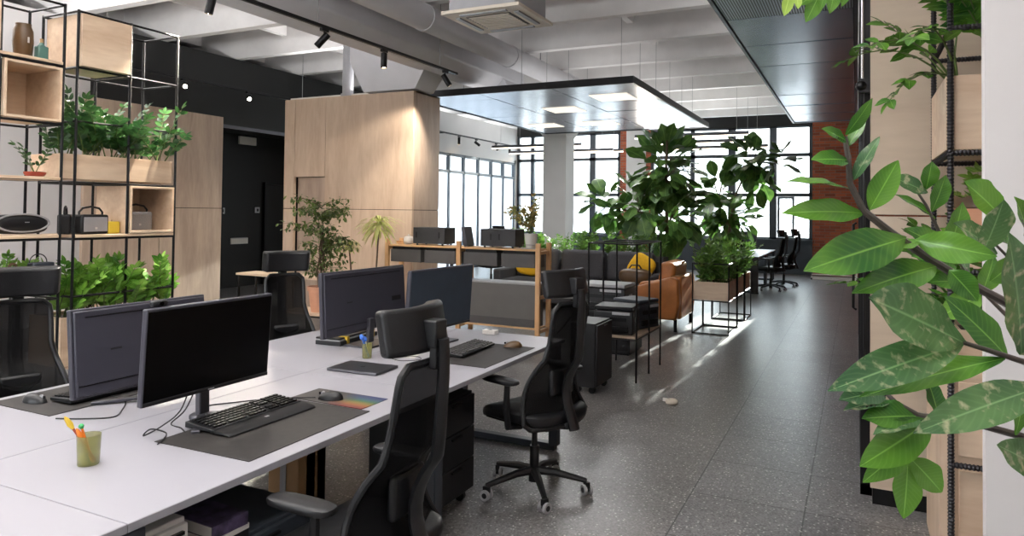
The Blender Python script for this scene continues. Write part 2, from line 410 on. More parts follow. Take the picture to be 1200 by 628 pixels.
        for i in range(n):
            for q in range(k-1):
                a = k*i+q; fs.append((a, a+1, a+k+1, a+k))
        return s.add(vs, fs)

def obj(name, mb, mat, parent=None, bevel=0.0, smooth=40, seg=2, loc=None, rot=None, solid=0.0, sub=0):
    me = bpy.data.meshes.new(name); me.from_pydata(mb.v, [], mb.f); me.update()
    if mb.a:
        at_ = me.attributes.new('leaf', 'FLOAT_COLOR', 'POINT'); buf = [0.0]*(4*len(mb.v))
        for i_, q_ in mb.a.items(): buf[4*i_:4*i_+3] = q_
        at_.data.foreach_set('color', buf)
    me.materials.append(M[mat] if isinstance(mat, str) else mat)
    o = bpy.data.objects.new(name, me); C.objects.link(o)
    if smooth:
        me.polygons.foreach_set('use_smooth', [True]*len(me.polygons)); me.set_sharp_from_angle(angle=rad(smooth))
    if bevel:
        b = o.modifiers.new('bevel', 'BEVEL'); b.width = bevel; b.segments = seg; b.limit_method = 'ANGLE'; b.angle_limit = rad(35)
    if solid:
        q = o.modifiers.new('solid', 'SOLIDIFY'); q.thickness = solid; q.offset = 0
    if sub:
        q = o.modifiers.new('sub', 'SUBSURF'); q.levels = q.render_levels = sub
    if parent: o.parent = parent
    if loc: o.location = loc
    if rot: o.rotation_euler = rot
    return o
def thing(name, label, cat, loc=(0, 0, 0), rz=0.0, group=None):
    o = bpy.data.objects.new(name, None); C.objects.link(o); o.empty_display_size = .1
    o.location = loc; o.rotation_euler = (0, 0, rz); o['label'] = label; o['category'] = cat
    if group: o['group'] = group
    return o
def tag(o, label, cat, group=None):
    o['label'] = label; o['category'] = cat
    if group: o['group'] = group
    return o
def struct(name, mb, mat, parent=None, bevel=0, label=None):
    o = obj(name, mb, mat, parent, bevel)
    if not parent: o['kind'] = 'structure'
    if label: o['label'] = label
    return o
def dup(root, loc, rz, label=None, group=None):
    r = root.copy(); C.objects.link(r); r.location = loc; r.rotation_euler = (0, 0, rz)
    if label: r['label'] = label
    if group: r['group'] = group
    for ch in list(root.children):
        c = ch.copy(); C.objects.link(c); c.parent = r
        for g in list(ch.children):
            d = g.copy(); C.objects.link(d); d.parent = c
    return r
def rbox(x, y, z, r=None):
    return MB().box((0, 0, z/2), (x, y, z))

#======================================================================= SETTING
XL = -9.75      # left wall
YF = 20.3       # window wall
CZ = 4.2        # underside of the ceiling beams
struct('floor', MB().bx(-13, 5, -3.5, YF+.3, -.12, 0), 'floor')
struct('ceiling', MB().bx(-13, 5, -3.5, YF+.3, 4.78, 4.95), 'ceil')
for k in range(-1, 14):
    y = k*1.5
    struct('ceiling_beam', MB().prism([(y-.07, CZ), (y+.07, CZ), (y+.15, 4.78), (y-.15, 4.78)], 'X', -13, 5), 'ceil')
for i, x in enumerate((-12, -10.6, -8.6, -6.4, -3.1, -1.6, .2)):
    struct('ceiling_rib', MB().prism([(x-.05, 4.48), (x+.05, 4.48), (x+.11, 4.78), (x-.11, 4.78)], 'Y', -1.5, 19.5), 'ceil')
# left wall: plaster, timber cladding, black bulkhead over the recessed entrance, glazed part
mb = MB().bx(XL-.2, XL, -3.5, 6.35, 0, CZ-.005); struct('wall_left', mb, 'plaster')
struct('wall_left_outer', MB().bx(-13.2, -13, -3.5, 14.4, 0, 4.78).bx(-13, XL-.2, 14.2, 14.4, 0, 4.78), 'plaster')
mb = MB().bx(XL-.2, XL, 6.35, 8.65, 0, CZ-.005).bx(XL-.2, XL, 8.65, 13.0, 3.02, CZ-.005); struct('wall_left_upper', mb, 'black_wall')
struct('wall_left_niche', MB().bx(-11.5, -11.3, 8.0, 14.2, 0, 3.3).bx(-11.4, XL-.2, 8.45, 8.6, 0, 3.3).bx(-11.4, XL-.2, 13.0, 13.1, 0, 3.3).bx(-11.4, XL-.2, 8.5, 13.1, 3.1, 3.3), 'black_wall')
struct('trim_1', MB().bx(XL-.02, XL+.02, 8.62, 13.0, 2.97, 3.03), 'alu')
for z0, z1 in ((0, 1.585), (1.595, 3.14)):
    for y0, y1 in ((6.25, 7.45), (7.46, 8.64)):
        struct('wall_cladding_left', MB().bx(XL, XL+.06, y0, y1, z0, z1), 'greywood')
struct('wall_left_rear', MB().bx(XL-.2, XL, 13.0, 15.2, 0, CZ-.005).bx(XL-.2, XL, 15.2, YF, 3.12, CZ-.005).bx(XL-.2, XL, 20.15, YF+.2, 0, 3.2), 'plaster')
# doors in the black niche
for k, (y0, y1) in enumerate(((9.15, 10.0), (11.2, 12.0))):
    d = thing('door_%d' % (k+1), 'black flush door', 'door', (-11.28, (y0+y1)/2, 0)); d['kind'] = 'structure'; del d['category']; del d['label']
    obj('door_leaf', MB().bx(-.02, .03, -(y1-y0)/2, (y1-y0)/2, 0, 2.1), 'black_wall', d, .004)
    obj('door_frame', MB().bx(-.02, .05, -(y1-y0)/2-.05, -(y1-y0)/2, 0, 2.15).bx(-.02, .05, (y1-y0)/2, (y1-y0)/2+.05, 0, 2.15).bx(-.02, .05, -(y1-y0)/2, (y1-y0)/2, 2.1, 2.15), 'black', d)
    obj('handle', MB().tube([(.03, .33, 1.0), (.07, .33, 1.0), (.07, .22, 1.0)], .009), 'chrome', d)
t = thing('exit_sign', 'small blank white sign high on the black entrance wall', 'sign', (-11.29, 10.68, 2.98))
obj('housing', MB().bx(-.01, .04, -.22, .22, -.08, .08), 'porcelain', t, .006); obj('mount', MB().bx(-.01, .02, -.2, .2, .08, .2), 'black', t)
for (y, z, lab) in ((10.08, 1.54, 'small grey control panel on black entrance wall, left of the other switch'), (10.99, 1.56, 'small white light switch on black entrance wall beside right-hand door')):
    t = thing('light_switch', lab, 'switch', (-11.29, y, z))
    obj('plate', MB().bx(-.01, .015, -.06, .06, -.06, .06), 'lgrey', t, .004); obj('rocker', MB().bx(.01, .024, -.025, .025, -.03, .03), 'plastic', t, .002)
t = thing('wall_label_plate', 'wide white plate low on the black entrance wall', 'plate', (-11.29, 10.53, .93))
obj('plate', MB().bx(-.01, .012, -.22, .22, -.06, .06), 'paper', t, .003); obj('clip', MB().bx(.0, .02, -.2, .2, .05, .065), 'lgrey', t)
# glazed wall on the left, near the window end
fr = MB()
for y in (15.22, 16.15, 16.95, 17.78, 18.58, 19.36, 20.12):
    fr.bx(XL-.06, XL+.03, y-.035, y+.035, 0, 3.12)
for z in (.03, 2.64, 3.09): fr.bx(XL-.06, XL+.03, 15.2, 20.15, z-.035, z+.035)
w = struct('window_1', fr, 'charcoal'); obj('pane', MB().bx(XL-.02, XL-.01, 15.25, 20.1, .06, 2.62), 'frost', w); obj('pane', MB().bx(XL-.02, XL-.01, 15.25, 20.1, 2.66, 3.06), 'glass', w)
# window wall
def brickseg(x0, x1, z0=0, z1=4.78, mat='brickx', nm='wall_far', y=YF):
    struct(nm, MB().bx(x0, x1, y, y+.35, z0, z1), mat)
brickseg(-13, XL+.02, mat='plaster'); brickseg(-6.32, -5.4)
brickseg(-1.05, 2.6)
struct('wall_far_pier', MB().bx(-6.12, -5.54, YF-.06, YF+.02, 0, 4.78), 'plaster')
struct('wall_far_header', MB().bx(XL+.02, -6.32, YF, YF+.3, 3.98, 4.78).bx(-5.4, -1.05, YF, YF+.3, 3.98, 4.78), 'black_wall')
struct('wall_far_apron', MB().bx(XL+.02, -6.32, YF-.02, YF+.3, 0, .93).bx(-5.4, -1.05, YF-.02, YF+.3, 0, .93), 'charcoal')
def window(n, x0, x1, mull, sash, zs=(.93, 2.12, 3.2, 3.98)):
    f = MB()
    for x, h in mull: f.bx(x-h, x+h, YF+.02, YF+.14, zs[0], zs[-1])
    for x in (x0+.04, x1-.04): f.bx(x-.045, x+.045, YF+.02, YF+.14, zs[0], zs[-1])
    for i, z in enumerate(zs): f.bx(x0, x1, YF+.02, YF+.14, z-.045 if i else z, z+.045 if i < 3 else z)
    for a, b in sash:
        f.bx(a, a+.05, YF+.0, YF+.1, zs[0]+.05, zs[1]-.05); f.bx(b-.05, b, YF+.0, YF+.1, zs[0]+.05, zs[1]-.05)
        f.bx(a, b, YF+.0, YF+.1, zs[0]+.05, zs[0]+.1); f.bx(a, b, YF+.0, YF+.1, zs[1]-.1, zs[1]-.05)
    w = struct('window_%d' % n, f, 'charcoal')
    obj('pane', MB().bx(x0+.05, x1-.05, YF+.07, YF+.078, zs[0]+.03, zs[-1]-.03), 'glass', w)
    obj('sill', MB().bx(x0, x1, YF-.14, YF+.1, zs[0]-.05, zs[0]), 'charcoal', w)
window(2, XL+.02, -6.32, [(-9.2, .06), (-8.05, .08), (-7.2, .09)], [(-8.7, -8.1)])
window(3, -5.4, -1.05, [(-4.2, .06), (-3.12, .1), (-2.04, .09)], [(-1.92, -1.5)])
# column in the middle of the room
mb = MB().bx(-6.95, -6.35, 16.0, 16.55, 0, 3.45)
mb.prism([(-6.95, 3.45), (-6.35, 3.45), (-6.1, 3.8), (-7.2, 3.8)], 'Y', 15.95, 16.6).bx(-7.2, -6.1, 15.95, 16.6, 3.8, CZ)
struct('column', mb, 'plaster')
# right side: timber-ended glazed partition, white wall end close to the camera
struct('wall_right_panel', MB().bx(.07, 1.7, 4.44, 4.56, .09, 1.595).bx(.07, 1.7, 4.44, 4.56, 1.605, 4.2), wood('pale_birch', (186, 168, 148), (206, 189, 168), 'X', .7, .5))
struct('baseboard_right', MB().bx(.08, 1.7, 4.45, 4.55, 0, .09), 'black')
w = MB()
for y in (4.57, 6.4, 8.3, 10.2): w.bx(.02, .08, y, y+.06, 0, 3.36)
w.bx(.02, .08, 4.57, 10.26, 0, .06); w.bx(.02, .08, 4.57, 10.26, 3.3, 3.36); w.bx(.02, .08, 4.57, 10.26, 2.2, 2.25)
w = struct('window_4', w, 'black'); obj('pane', MB().bx(.045, .055, 4.6, 10.2, .05, 3.32), 'glass', w)
obj('handle', MB().tube([(.0, 8.36, .6), (-.03, 8.36, .62), (-.03, 8.36, 1.5), (.0, 8.36, 1.52)], .014), 'black', w)
t = thing('hanging_rod', 'chrome rod hanging at the edge of the pale timber panel', 'rod', (.028, 4.52, 1.2))
obj('rod', MB().tube([(0, 0, 1.15), (0, 0, 3.0)], .008, 8), 'chrome', t); obj('bracket', MB().bx(-.02, .04, -.03, .03, 1.1, 1.18).ball((-.005, -.02, 1.14), .03), 'black', t)
obj('lower_rod', MB().tube([(.012, 0, -.7), (.012, 0, 1.1)], .006, 8), 'black', t)
struct('wall_right_end', MB().bx(.353, 1.4, 2.58, 2.64, 0, 4.78), 'plaster')
struct('wall_right', MB().bx(2.6, 2.8, 2.64, YF+.3, 0, 4.78), 'bricky')

# behind the camera: wall with a window band; near side wall
struct('wall_back', MB().bx(-13, 5, -3.7, -3.5, 0, 1.4).bx(-13, 5, -3.7, -3.5, 3.0, 4.78).bx(-13, -6.5, -3.7, -3.5, 1.4, 3.0).bx(-2.5, 5, -3.7, -3.5, 1.4, 3.0), 'plaster')
struct('wall_right_near', MB().bx(2.6, 2.8, -3.5, 2.64, 0, 4.78), 'plaster')
# outdoors: pale building and bare trees seen through the windows
t = thing('apartment_building', 'pale building seen faintly through the far windows', 'building', (-9, 52, 0))
obj('wall', MB().bx(-30, 26, 0, 8, -4, 11.2), 'porcelain', t)
for i in range(9):
    for j in range(3):
        obj('window', MB().bx(-13+2*i, -12.1+2*i, -.05, .05, -2.2+3*j, -.6+3*j), 'lgrey', t)
def bare_tree(x, y, h, seed, label):
    rr = random.Random(seed); mb = MB(); tw = MB()
    def br(p, d, L, r, n):
        q = p+d*L; mid = (p+q)/2+V((rr.uniform(-.1, .1), rr.uniform(-.1, .1), 0))*L*.3
        (mb if n > 2 else tw).tube([p, mid, q], [r, r*.85, r*.65], 5)
        if n:
            for k in range(3):
                e = (d+V((rr.uniform(-.8, .8), rr.uniform(-.8, .8), rr.uniform(-.1, .7)))).normalized()
                br(p+d*L*rr.uniform(.6, 1), e, L*rr.uniform(.6, .8), r*.6, n-1)
    t = thing('bare_tree', label, 'tree', (x, y, -3.5))
    br(V((0, 0, 0)), V((0, 0, 1)), h*.34, .10, 5)
    obj('trunk', mb, 'lgrey', t); obj('twigs', tw, 'lgrey', t)
bare_tree(-3.5, 34, 8, 1, 'bare tree outside, behind the middle panes of the far window')
bare_tree(-1.6, 37, 8.5, 2, 'bare tree outside, nearest the brick wall in the far window')
bare_tree(-12.5, 36, 8, 3, 'bare tree outside, seen through the windows left of the column')
struct('ground_outside', MB().bx(-60, 40, 21, 90, -3.8, -3.5), 'porcelain')

#======================================================================= CEILING EQUIPMENT
def canopy(name, label, x0, x1, y0, y1, z, rows, cols, perf_to=None, leds=()):
    t = thing(name, label, 'ceiling panel', ((x0+x1)/2, (y0+y1)/2, z))
    cx, cy = (x0+x1)/2, (y0+y1)/2
    pn = MB(); pf = MB()
    for i in range(len(rows)-1):
        for j in range(len(cols)-1):
            tgt = pf if (perf_to and rows[i+1] <= perf_to+.01) else pn
            tgt.box(((cols[j]+cols[j+1])/2-cx, (rows[i]+rows[i+1])/2-cy, .01), (cols[j+1]-cols[j]-.02, rows[i+1]-rows[i]-.02, .016), Matrix.Rotation(R.uniform(-.006, .006), 3, 'X') @ Matrix.Rotation(R.uniform(-.004, .004), 3, 'Y'))
    obj('panel', pn, 'canopy', t, .002)
    if pf.v: obj('perforated_panel', pf, 'perf', t)
    e = MB(); e.bx(x0-.03-cx, x1+.03-cx, y0-.03-cy, y0-cy, -.012, .09); e.bx(x0-.03-cx, x1+.03-cx, y1-cy, y1+.03-cy, -.012, .09)
    e.bx(x0-.03-cx, x0-cx, y0-cy, y1-cy, -.012, .09); e.bx(x1-cx, x1+.03-cx, y0-cy, y1-cy, -.012, .09)
    obj('edge_frame', e, 'black' if name == 'hanging_canopy' else 'alu', t)
    bk = MB().bx(x0-cx, x1-cx, y0-cy, y1-cy, .025, .06); obj('back_tray', bk, 'black', t)
    if leds is not None:
        obj('added_fill_tray', MB().bx(-(x1-x0)*.43, (x1-x0)*.43, -(y1-y0)*.44, (y1-y0)*.44, .065, .12), 'porcelain', t, .004)  # tray added to carry the made-up uplight above the canopy
    for (lx, ly) in leds:
        obj('light_panel', MB().bx(lx-.3-cx, lx+.3-cx, ly-.3-cy, ly+.3-cy, -.008, .004), 'led', t)
    for y in [y0+.3+k*(y1-y0-.6)/5 for k in range(6)]:
        for x in (x0+.25, (x0+x1)/2, x1-.25):
            obj('suspension_wire', MB().tube([(x-cx, y-cy, .06), (x-cx, y-cy, CZ+.3-z)], .004, 5), 'wire', t)
    return t
canopy('hanging_canopy', 'shiny metal canopy with black front edge hanging in mid room', -6.47, -2.8, 9.5, 15.0, 3.4,
       [9.5, 10.1, 11.1, 12.1, 13.1, 14.1, 15.0], [-6.47, -5.25, -4.03, -2.8], None, [(-4.64, 11.6), (-3.42, 10.6), (-5.86, 13.6), (-4.64, 13.6)])
canopy('metal_canopy', 'shiny metal canopy hanging over the aisle, ribbed at its near end', -1.1, -.02, 4.9, 14.85, 3.4,
       [4.9, 5.85, 6.78, 7.93, 9.1, 10.25, 11.4, 12.55, 13.7, 14.85], [-1.1, -.02], 6.78)
# air conditioning cassette
t = thing('air_conditioner', 'square cream ceiling cassette air conditioner with slotted grille', 'air conditioner', (-3.22, 6.25, 3.5))
obj('fascia', MB().prism([(-.42, 0), (.42, 0), (.38, -.0)], 'Z', 0, .01).bx(-.42, .42, -.41, .41, 0, .035), 'acwhite', t, .012)
obj('body', MB().bx(-.36, .36, -.36, .36, .035, .36), 'lgrey', t, .01)
g = MB()
for k in range(9): g.bx(-.22, .22, -.2+k*.05-.012, -.2+k*.05+.012, -.012, .0)
obj('intake_grille', g, 'acwhite', t); 
obj('grille_recess', MB().bx(-.24, .24, -.23, .23, -.004, .001), 'grey', t)
for a in range(4):
    r = Matrix.Rotation(a*PI/2, 3, 'Z'); o = obj('louvre', MB().box(r @ V((0, -.32, -.006)), (.5, .05, .014) if a % 2 == 0 else (.05, .5, .014)), 'lgrey', t, .003)
for x in (-.3, .3):
    for y in (-.3, .3): obj('hanger_rod', MB().tube([(x, y, .36), (x, y, 1.1)], .006, 6), 'wire', t)
# ducts
t = thing('ventilation_pipe', 'slim round grey duct running along the ceiling beside the air conditioner', 'duct', (-4.85, 9, 4.0))
obj('pipe', MB().tube([(0, -6, 0), (0, 4.6, 0)], .165, 24), 'duct', t)
for y in (-4, -1.6, .8, 3.2): obj('joint_ring', MB().tube([(0, y-.03, 0), (0, y+.03, 0)], .175, 24), 'duct', t)
for y in (-3, 2): obj('hanger', MB().tube([(0, y, .165), (0, y, .6)], .008, 6), 'wire', t)
t = thing('main_duct', 'large grey ventilation duct with square branch dropping into the timber box', 'duct', (-5.55, 8, 3.92))
def oct(r): return [(r*math.cos(PI/8+k*PI/4), r*math.sin(PI/8+k*PI/4)) for k in range(8)]
obj('duct_body', MB().prism([(x, z) for x, z in oct(.33)], 'Y', -5.0, 3.2), 'duct', t, .02)
h = MB(); zb = 3.36-3.92
h.add([(-1.12, .55, zb), (-.2, .55, zb), (-.2, 1.05, zb), (-1.12, 1.05, zb), (-1.35, .5, -.1), (.1, .5, -.1), (.1, 1.1, -.1), (-1.35, 1.1, -.1), (-1.35, .5, .3), (.1, .5, .3), (.1, 1.1, .3), (-1.35, 1.1, .3)],
      [(3, 2, 1, 0), (0, 1, 5, 4), (1, 2, 6, 5), (2, 3, 7, 6), (3, 0, 4, 7), (4, 5, 9, 8), (5, 6, 10, 9), (6, 7, 11, 10), (7, 4, 8, 11), (8, 9, 10, 11)])
obj('branch_hood', h, 'duct', t)
obj('outlet_neck', MB().bx(.02, .22, 2.6, 2.8, -.15, .1), 'lgrey', t); d_ = MB().prism([(-.22, -.33), (.42, -.33), (.32, -.15), (-.12, -.15)], 'Y', 2.4, 3.1); obj('diffuser_box', d_, 'duct', t)
g = MB()
for k in range(10): g.bx(-.22+k*.064, -.19+k*.064, 2.42, 3.08, -.345, -.33)
obj('diffuser_grille', g, 'black', t)
for y in (-3.5, -.5, 2.2): obj('hanger', MB().bx(-.02, .02, y-.01, y+.01, .3, .6), 'wire', t)
t = thing('vertical_pipe', 'thin pale vertical pipe rising behind the timber box to the ceiling', 'pipe', (-7.12, 8.74, 3.34))
obj('pipe', MB().tube([(0, 0, 0), (0, 0, 1.43)], .085, 16), 'lgrey', t); obj('pipe_collar', MB().tube([(0, 0, 0), (0, 0, .05)], .11, 16), 'lgrey', t)
# track spotlights
def spot_head(parent, x, y, z, d):
    """a cylinder head under an adapter, aimed along d"""
    hd = obj('adapter', MB().bx(-.02, .02, -.05, .05, -.03, .0).tube([(0, 0, -.03), (0, 0, -.085)], .009, 8), 'black', parent, loc=(x, y, z))
    r = V(d).to_track_quat('-Z', 'Y').to_matrix(); c = V((0, 0, -.1))
    h = obj('lamp_head', MB().lathe([(.03, .06), (.037, .055), (.037, -.115), (.031, -.12), (.029, -.105)], c, 20, r), 'black', hd)
    obj('lens', MB().lathe([(0.0, -.111), (.0285, -.111)], c, 16, r), 'spotled', hd)
def spotlight(name, loc, d, e, size=1.1, col=(1, .90, .78), blend=.6):
    l = bpy.data.lights.new(name, 'SPOT'); l.energy = e; l.spot_size = size; l.spot_blend = blend; l.color = col; l.shadow_soft_size = .05
    o = bpy.data.objects.new(name, l); C.objects.link(o); o.location = V(loc)+V(d).normalized()*.16
    o.rotation_euler = V(d).to_track_quat('-Z', 'Y').to_euler()
PD, PU = 2, 100
RX, RZ = -5.05, 3.5
t = thing('spotlight_track', 'black ceiling track with spotlights, running over the desks toward the timber box', 'track light', (RX, 6.2, RZ))
obj('track', MB().bx(-.02, .02, -3.6, 2.35, 0, .035), 'black', t, .003)
for y in (-3, -.5, 1.9): obj('drop_wire', MB().tube([(0, y, .035), (0, y, 4.778-RZ)], .005, 6), 'wire', t)
for (y, d, tg, e) in ((-1.85, (-.2, -.1, -1), (-5.35, 3.7, 1.7), 330), (-.4, (-.75, -.35, -.9), (-5.3, 3.2, 1.6), 260), (.65, (0, 0, -1), (-5.6, 8.6, 1.5), 110), (2.04, (.5, .3, -.9), (-6.6, 8.6, 2.0), 110)):
    spot_head(t, 0, y, 0, d)
    spotlight('track_spot', (RX, 6.2+y, RZ-.1), V(tg)-V((RX, 6.2+y, RZ-.1)), e)
t = thing('spotlight_track', 'black ceiling track of bright spotlights before the black entrance wall', 'track light', (-9.2, 8.6, 3.55))
obj('track', MB().bx(-.02, .02, -2.6, 1.6, 0, .035), 'black', t, .003)
for y in (-2.4, 1.4): obj('drop_wire', MB().tube([(0, y, .035), (0, y, 4.778-3.55)], .005, 6), 'wire', t)
for (y, d, tg) in ((-1.15, (.8, -.5, -.25), (-6, 5, .8)), (.12, (.8, -.6, -.3), (-6.5, 6.5, .6)), (1.3, (.3, -.3, -1), (-8, 9, 0))):
    spot_head(t, 0, y, 0, d); spotlight('track_spot', (-9.2, 8.6+y, 3.4), V(tg)-V((-9.2, 8.6+y, 3.4)), 90)
t = thing('spotlight_track', 'black wall track of spotlights above the glazed wall', 'track light', (XL+.25, 17.6, 3.58))
obj('track', MB().bx(-.02, .02, -2.6, 2.6, 0, .035), 'black', t, .003)
for y in (-2, 2): obj('bracket_arm', MB().bx(-.248, 0, y-.015, y+.015, .01, .03), 'black', t)
for (y, d) in ((-1.35, (0, 0, -1)), (-.4, (.7, .3, -.6)), (.8, (.4, .2, -1)), (1.7, (0, 0, -1)), (2.4, (0, 0, -1))): spot_head(t, 0, y, 0, d)
# pier spotlight (the bright one by the tree)
t = thing('pier_spotlight', 'bright spotlight on a short arm before the white pier between windows', 'spotlight', (-4.28, 15.6, 3.12))
spot_head(t, 0, 0, .1, (.3, -1, -.12))
obj('arm', MB().tube([(0, 0, .1), (0, 0, 1.2)], .01, 8), 'black', t); spotlight('pier_lamp', (-4.28, 15.6, 3.1), (.3, -1, -.5), 150, 1.6)
# linear pendants
def pendant(x0, x1, y, z, label):
    t = thing('linear_pendant', label, 'pendant light', ((x0+x1)/2, y, z), 0, 'linear pendant lights by the windows'); L = (x1-x0)/2
    obj('housing', MB().bx(-L, L, -.035, .035, .02, .09), 'alu', t, .003); obj('diffuser', MB().bx(-L, L, -.03, .03, 0, .02), 'ledbar', t)
    for x in (-L*.8, L*.8): obj('suspension_wire', MB().tube([(x, 0, .09), (x, 0, CZ-z+.2)], .004, 5), 'wire', t)
for i, (y, z) in enumerate(((15.2, 3.22), (16.5, 3.2), (17.8, 3.18))):
    pendant(-4.4, -2.0+.05*i, y, z, ['linear pendant light right of the tree, nearest of three', 'linear pendant light right of the tree, middle of three', 'linear pendant light right of the tree, nearest the window'][i])
for i, (x0, x1, y, z) in enumerate(((-9.0, -6.4, 17.2, 3.3), (-9.0, -5.9, 18.3, 3.24), (-8.6, -5.9, 19.2, 3.3))):
    pendant(x0, x1, y, z, ['linear pendant light crossing behind the white column, nearest of three', 'linear pendant light crossing behind the white column, middle of three', 'linear pendant light crossing behind the white column, nearest the window'][i])

def area(name, loc, sx, sy, e, up=False, col=(1, .985, .98)):
    l = bpy.data.lights.new(name, 'AREA'); l.shape = 'RECTANGLE'; l.size = sx; l.size_y = sy; l.energy = e; l.color = col
    o = bpy.data.objects.new(name, l); C.objects.link(o); o.location = loc
    if up: o.rotation_euler = (PI, 0, 0)
def fill_pendant_y(x, y0, y1, z, label, e, eu):  # added out-of-view pendant, lights the near room and its ceiling
    t = thing('linear_pendant', label, 'pendant light', (x, (y0+y1)/2, z), 0, 'added unseen fill pendants'); L = (y1-y0)/2
    obj('housing', MB().bx(-.05, .05, -L, L, .02, .07), 'alu', t, .003); obj('diffuser', MB().bx(-.045, .045, -L, L, 0, .02), 'ledbar', t)
    for y in (-L*.8, L*.8): obj('suspension_wire', MB().tube([(0, y, .07), (0, y, CZ-z+.2)], .004, 5), 'wire', t)
    area('pendant_fill_down', (x, (y0+y1)/2, z-.01), .09, L*2, e); area('pendant_fill_up', (x, (y0+y1)/2, z+.09), .09, L*2, eu, True)
fill_pendant_y(-7.6, .8, 3.6, 3.1, 'added unseen fill pendant above the plaster wall side behind the shelving', 2, 380)
area('canopy_top_fill', (-4.6, 12.2, 3.56), 3.2, 4.8, 18, True)  # uplights added above canopies and timber box to brighten the ceiling
area('aisle_canopy_top_fill', (-.55, 9.5, 3.56), .8, 9, 14, True)
area('timber_box_top_fill', (-7.2, 9.0, 3.45), 2.2, .6, 22, True)
# unseen pendants added over desks and near aisle to brighten them
fill_pendant_y(-2.6, .6, 3.4, 3.1, 'added unseen fill pendant above the middle seam of the white desks', PD, PU)
fill_pendant_y(-4.3, -.6, 2.0, 3.1, 'added unseen fill pendant above the chairs on the shelf side', PD, PU)
fill_pendant_y(-.7, -1.2, 1.4, 3.1, 'added unseen fill pendant above the near aisle', 9, 150)
for (x, y) in ((-4.64, 11.6), (-3.42, 10.6), (-5.86, 13.6), (-4.64, 13.6)): area('canopy_panel_light', (x, y, 3.38), .5, .5, 16)
for (x, y, z) in ((-3.2, 15.2, 3.22), (-3.2, 16.5, 3.2), (-3.2, 17.8, 3.18), (-7.7, 17.2, 3.3), (-7.5, 18.3, 3.24), (-7.2, 19.2, 3.3)):
    area('pendant_fill_up', (x, y, z+.1), 2.0, .06, 8, True)  # upward fill added above the window pendants for the ceiling
#======================================================================= TIMBER BOX
t = thing('timber_box_room', 'tall birch clad box room with a recessed niche', 'cabin', (-7.05, 8.95, 0))
X0, X1, Z1 = -1.22, 1.25, 3.34
core = MB().bx(X0+.1, X1-.02, -.25, .36, 0, Z1-.02); obj('core', core, 'black', t)
pb = MB()
def pnl(x0, x1, z0, z1): pb.bx(x0+.004, x1-.004, -.35, -.3, z0+.004, z1-.004)
pnl(X0, -1.0, 0, 1.6); pnl(X0, -1.0, 1.6, Z1); pnl(-1.0, -.38, 2.1, Z1); pnl(-.38, X1, 0, 1.6); pnl(-.38, X1, 1.6, Z1)
obj('front_panel', pb, 'birch', t)
obj('niche_panel', MB().bx(-1.0, -.38, -.26, -.24, 0, 2.1), 'greywood', t)
obj('side_panel', MB().bx(X1-.02, X1+.0, -.30, .37, 0, 1.595).bx(X1-.02, X1, -.30, .37, 1.605, Z1), 'greywood', t)
obj('top_panel', MB().bx(X0, X1, -.34, .36, Z1-.02, Z1), 'birch_x', t); obj('added_fill_tray', MB().bx(-1.2, .9, -.25, .3, Z1, Z1+.04), 'porcelain', t)  # the tray is an added seat for the made-up uplight

#======================================================================= DESKS
desk0 = None
def make_desk():
    t = thing('desk', '', 'desk')
    obj('tabletop', MB().bx(-.413, .413, -.7985, .7985, .715, .74), 'white', t, .002)
    obj('edge_band', MB().bx(.412, .4145, -.7985, .7985, .7155, .7385), 'edge', t)
    for y in (-.76, .76):
        f = MB().bx(-.36, .36, y-.03, y+.03, .685, .715).bx(-.37, .37, y-.03, y+.03, 0, .045)
        f.bx(.33, .39, y-.035, y+.035, .03, .7).bx(-.39, -.33, y-.035, y+.035, .03, .7)
        obj('leg_frame', f, 'charcoal', t, .004)
    obj('cable_tray', MB().bx(-.33, -.15, -.6, .6, .6, .61).bx(-.16, -.15, -.6, .6, .61, .66), 'black', t)
    obj('cross_rail', MB().bx(-.02, .02, -.73, .73, .665, .712), 'charcoal', t)
    return t
desk0 = make_desk()
for i, (x, y, rz, lab) in enumerate((
    (-2.19, .49, 0, 'white bench desk in the bottom corner, nearest the camera on the aisle side'),
    (-2.19, 2.09, 0, 'white bench desk with the black-screened monitor and pencil cup of carrots'),
    (-2.19, 3.69, 0, 'white bench desk at the far aisle corner, under the blue-grey screen'),
    (-3.02, .49, PI, 'white bench desk at the picture edge across from the nearest one'),
    (-3.02, 2.09, PI, 'white bench desk on the shelf side with the dark monitor back and mouse'),
    (-3.02, 3.69, PI, 'white bench desk on the shelf side with laptop, dock and wide monitor back'))):
    if i == 0:
        desk0.location = (x, y, 0); desk0['label'] = lab; desk0['group'] = 'white bench desks'
    else: dup(desk0, (x, y, 0), rz, lab, 'white bench desks')
DZ = .7405
# desk mats
def flat(name, lab, cat, x, y, sx, sy, rz, mat, th=.003, group=None):
    o = obj(name, MB().bx(-sx/2, sx/2, -sy/2, sy/2, 0, th), mat, None, .001, loc=(x, y, DZ), rot=(0, 0, rz)); return tag(o, lab, cat, group)
flat('desk_mat', 'black desk mat under the keyboard before the black-screened monitor', 'desk mat', -2.085, 2.12, .46, .68, .02, 'mat', group='desk mats')
flat('desk_mat', 'black desk mat on the shelf side under mouse and keyboard', 'desk mat', -3.17, 2.1, .42, .62, 0, 'mat', group='desk mats')
flat('desk_mat', 'black desk mat at the far desk corner under keyboard and mouse', 'desk mat', -2.03, 3.76, .42, .66, 0, 'mat', group='desk mats')
flat('mouse_pad', 'grey mouse pad with a rainbow coloured edge', 'mouse pad', -2.11, 2.565, .40, .19, -.0, 'rainbow')
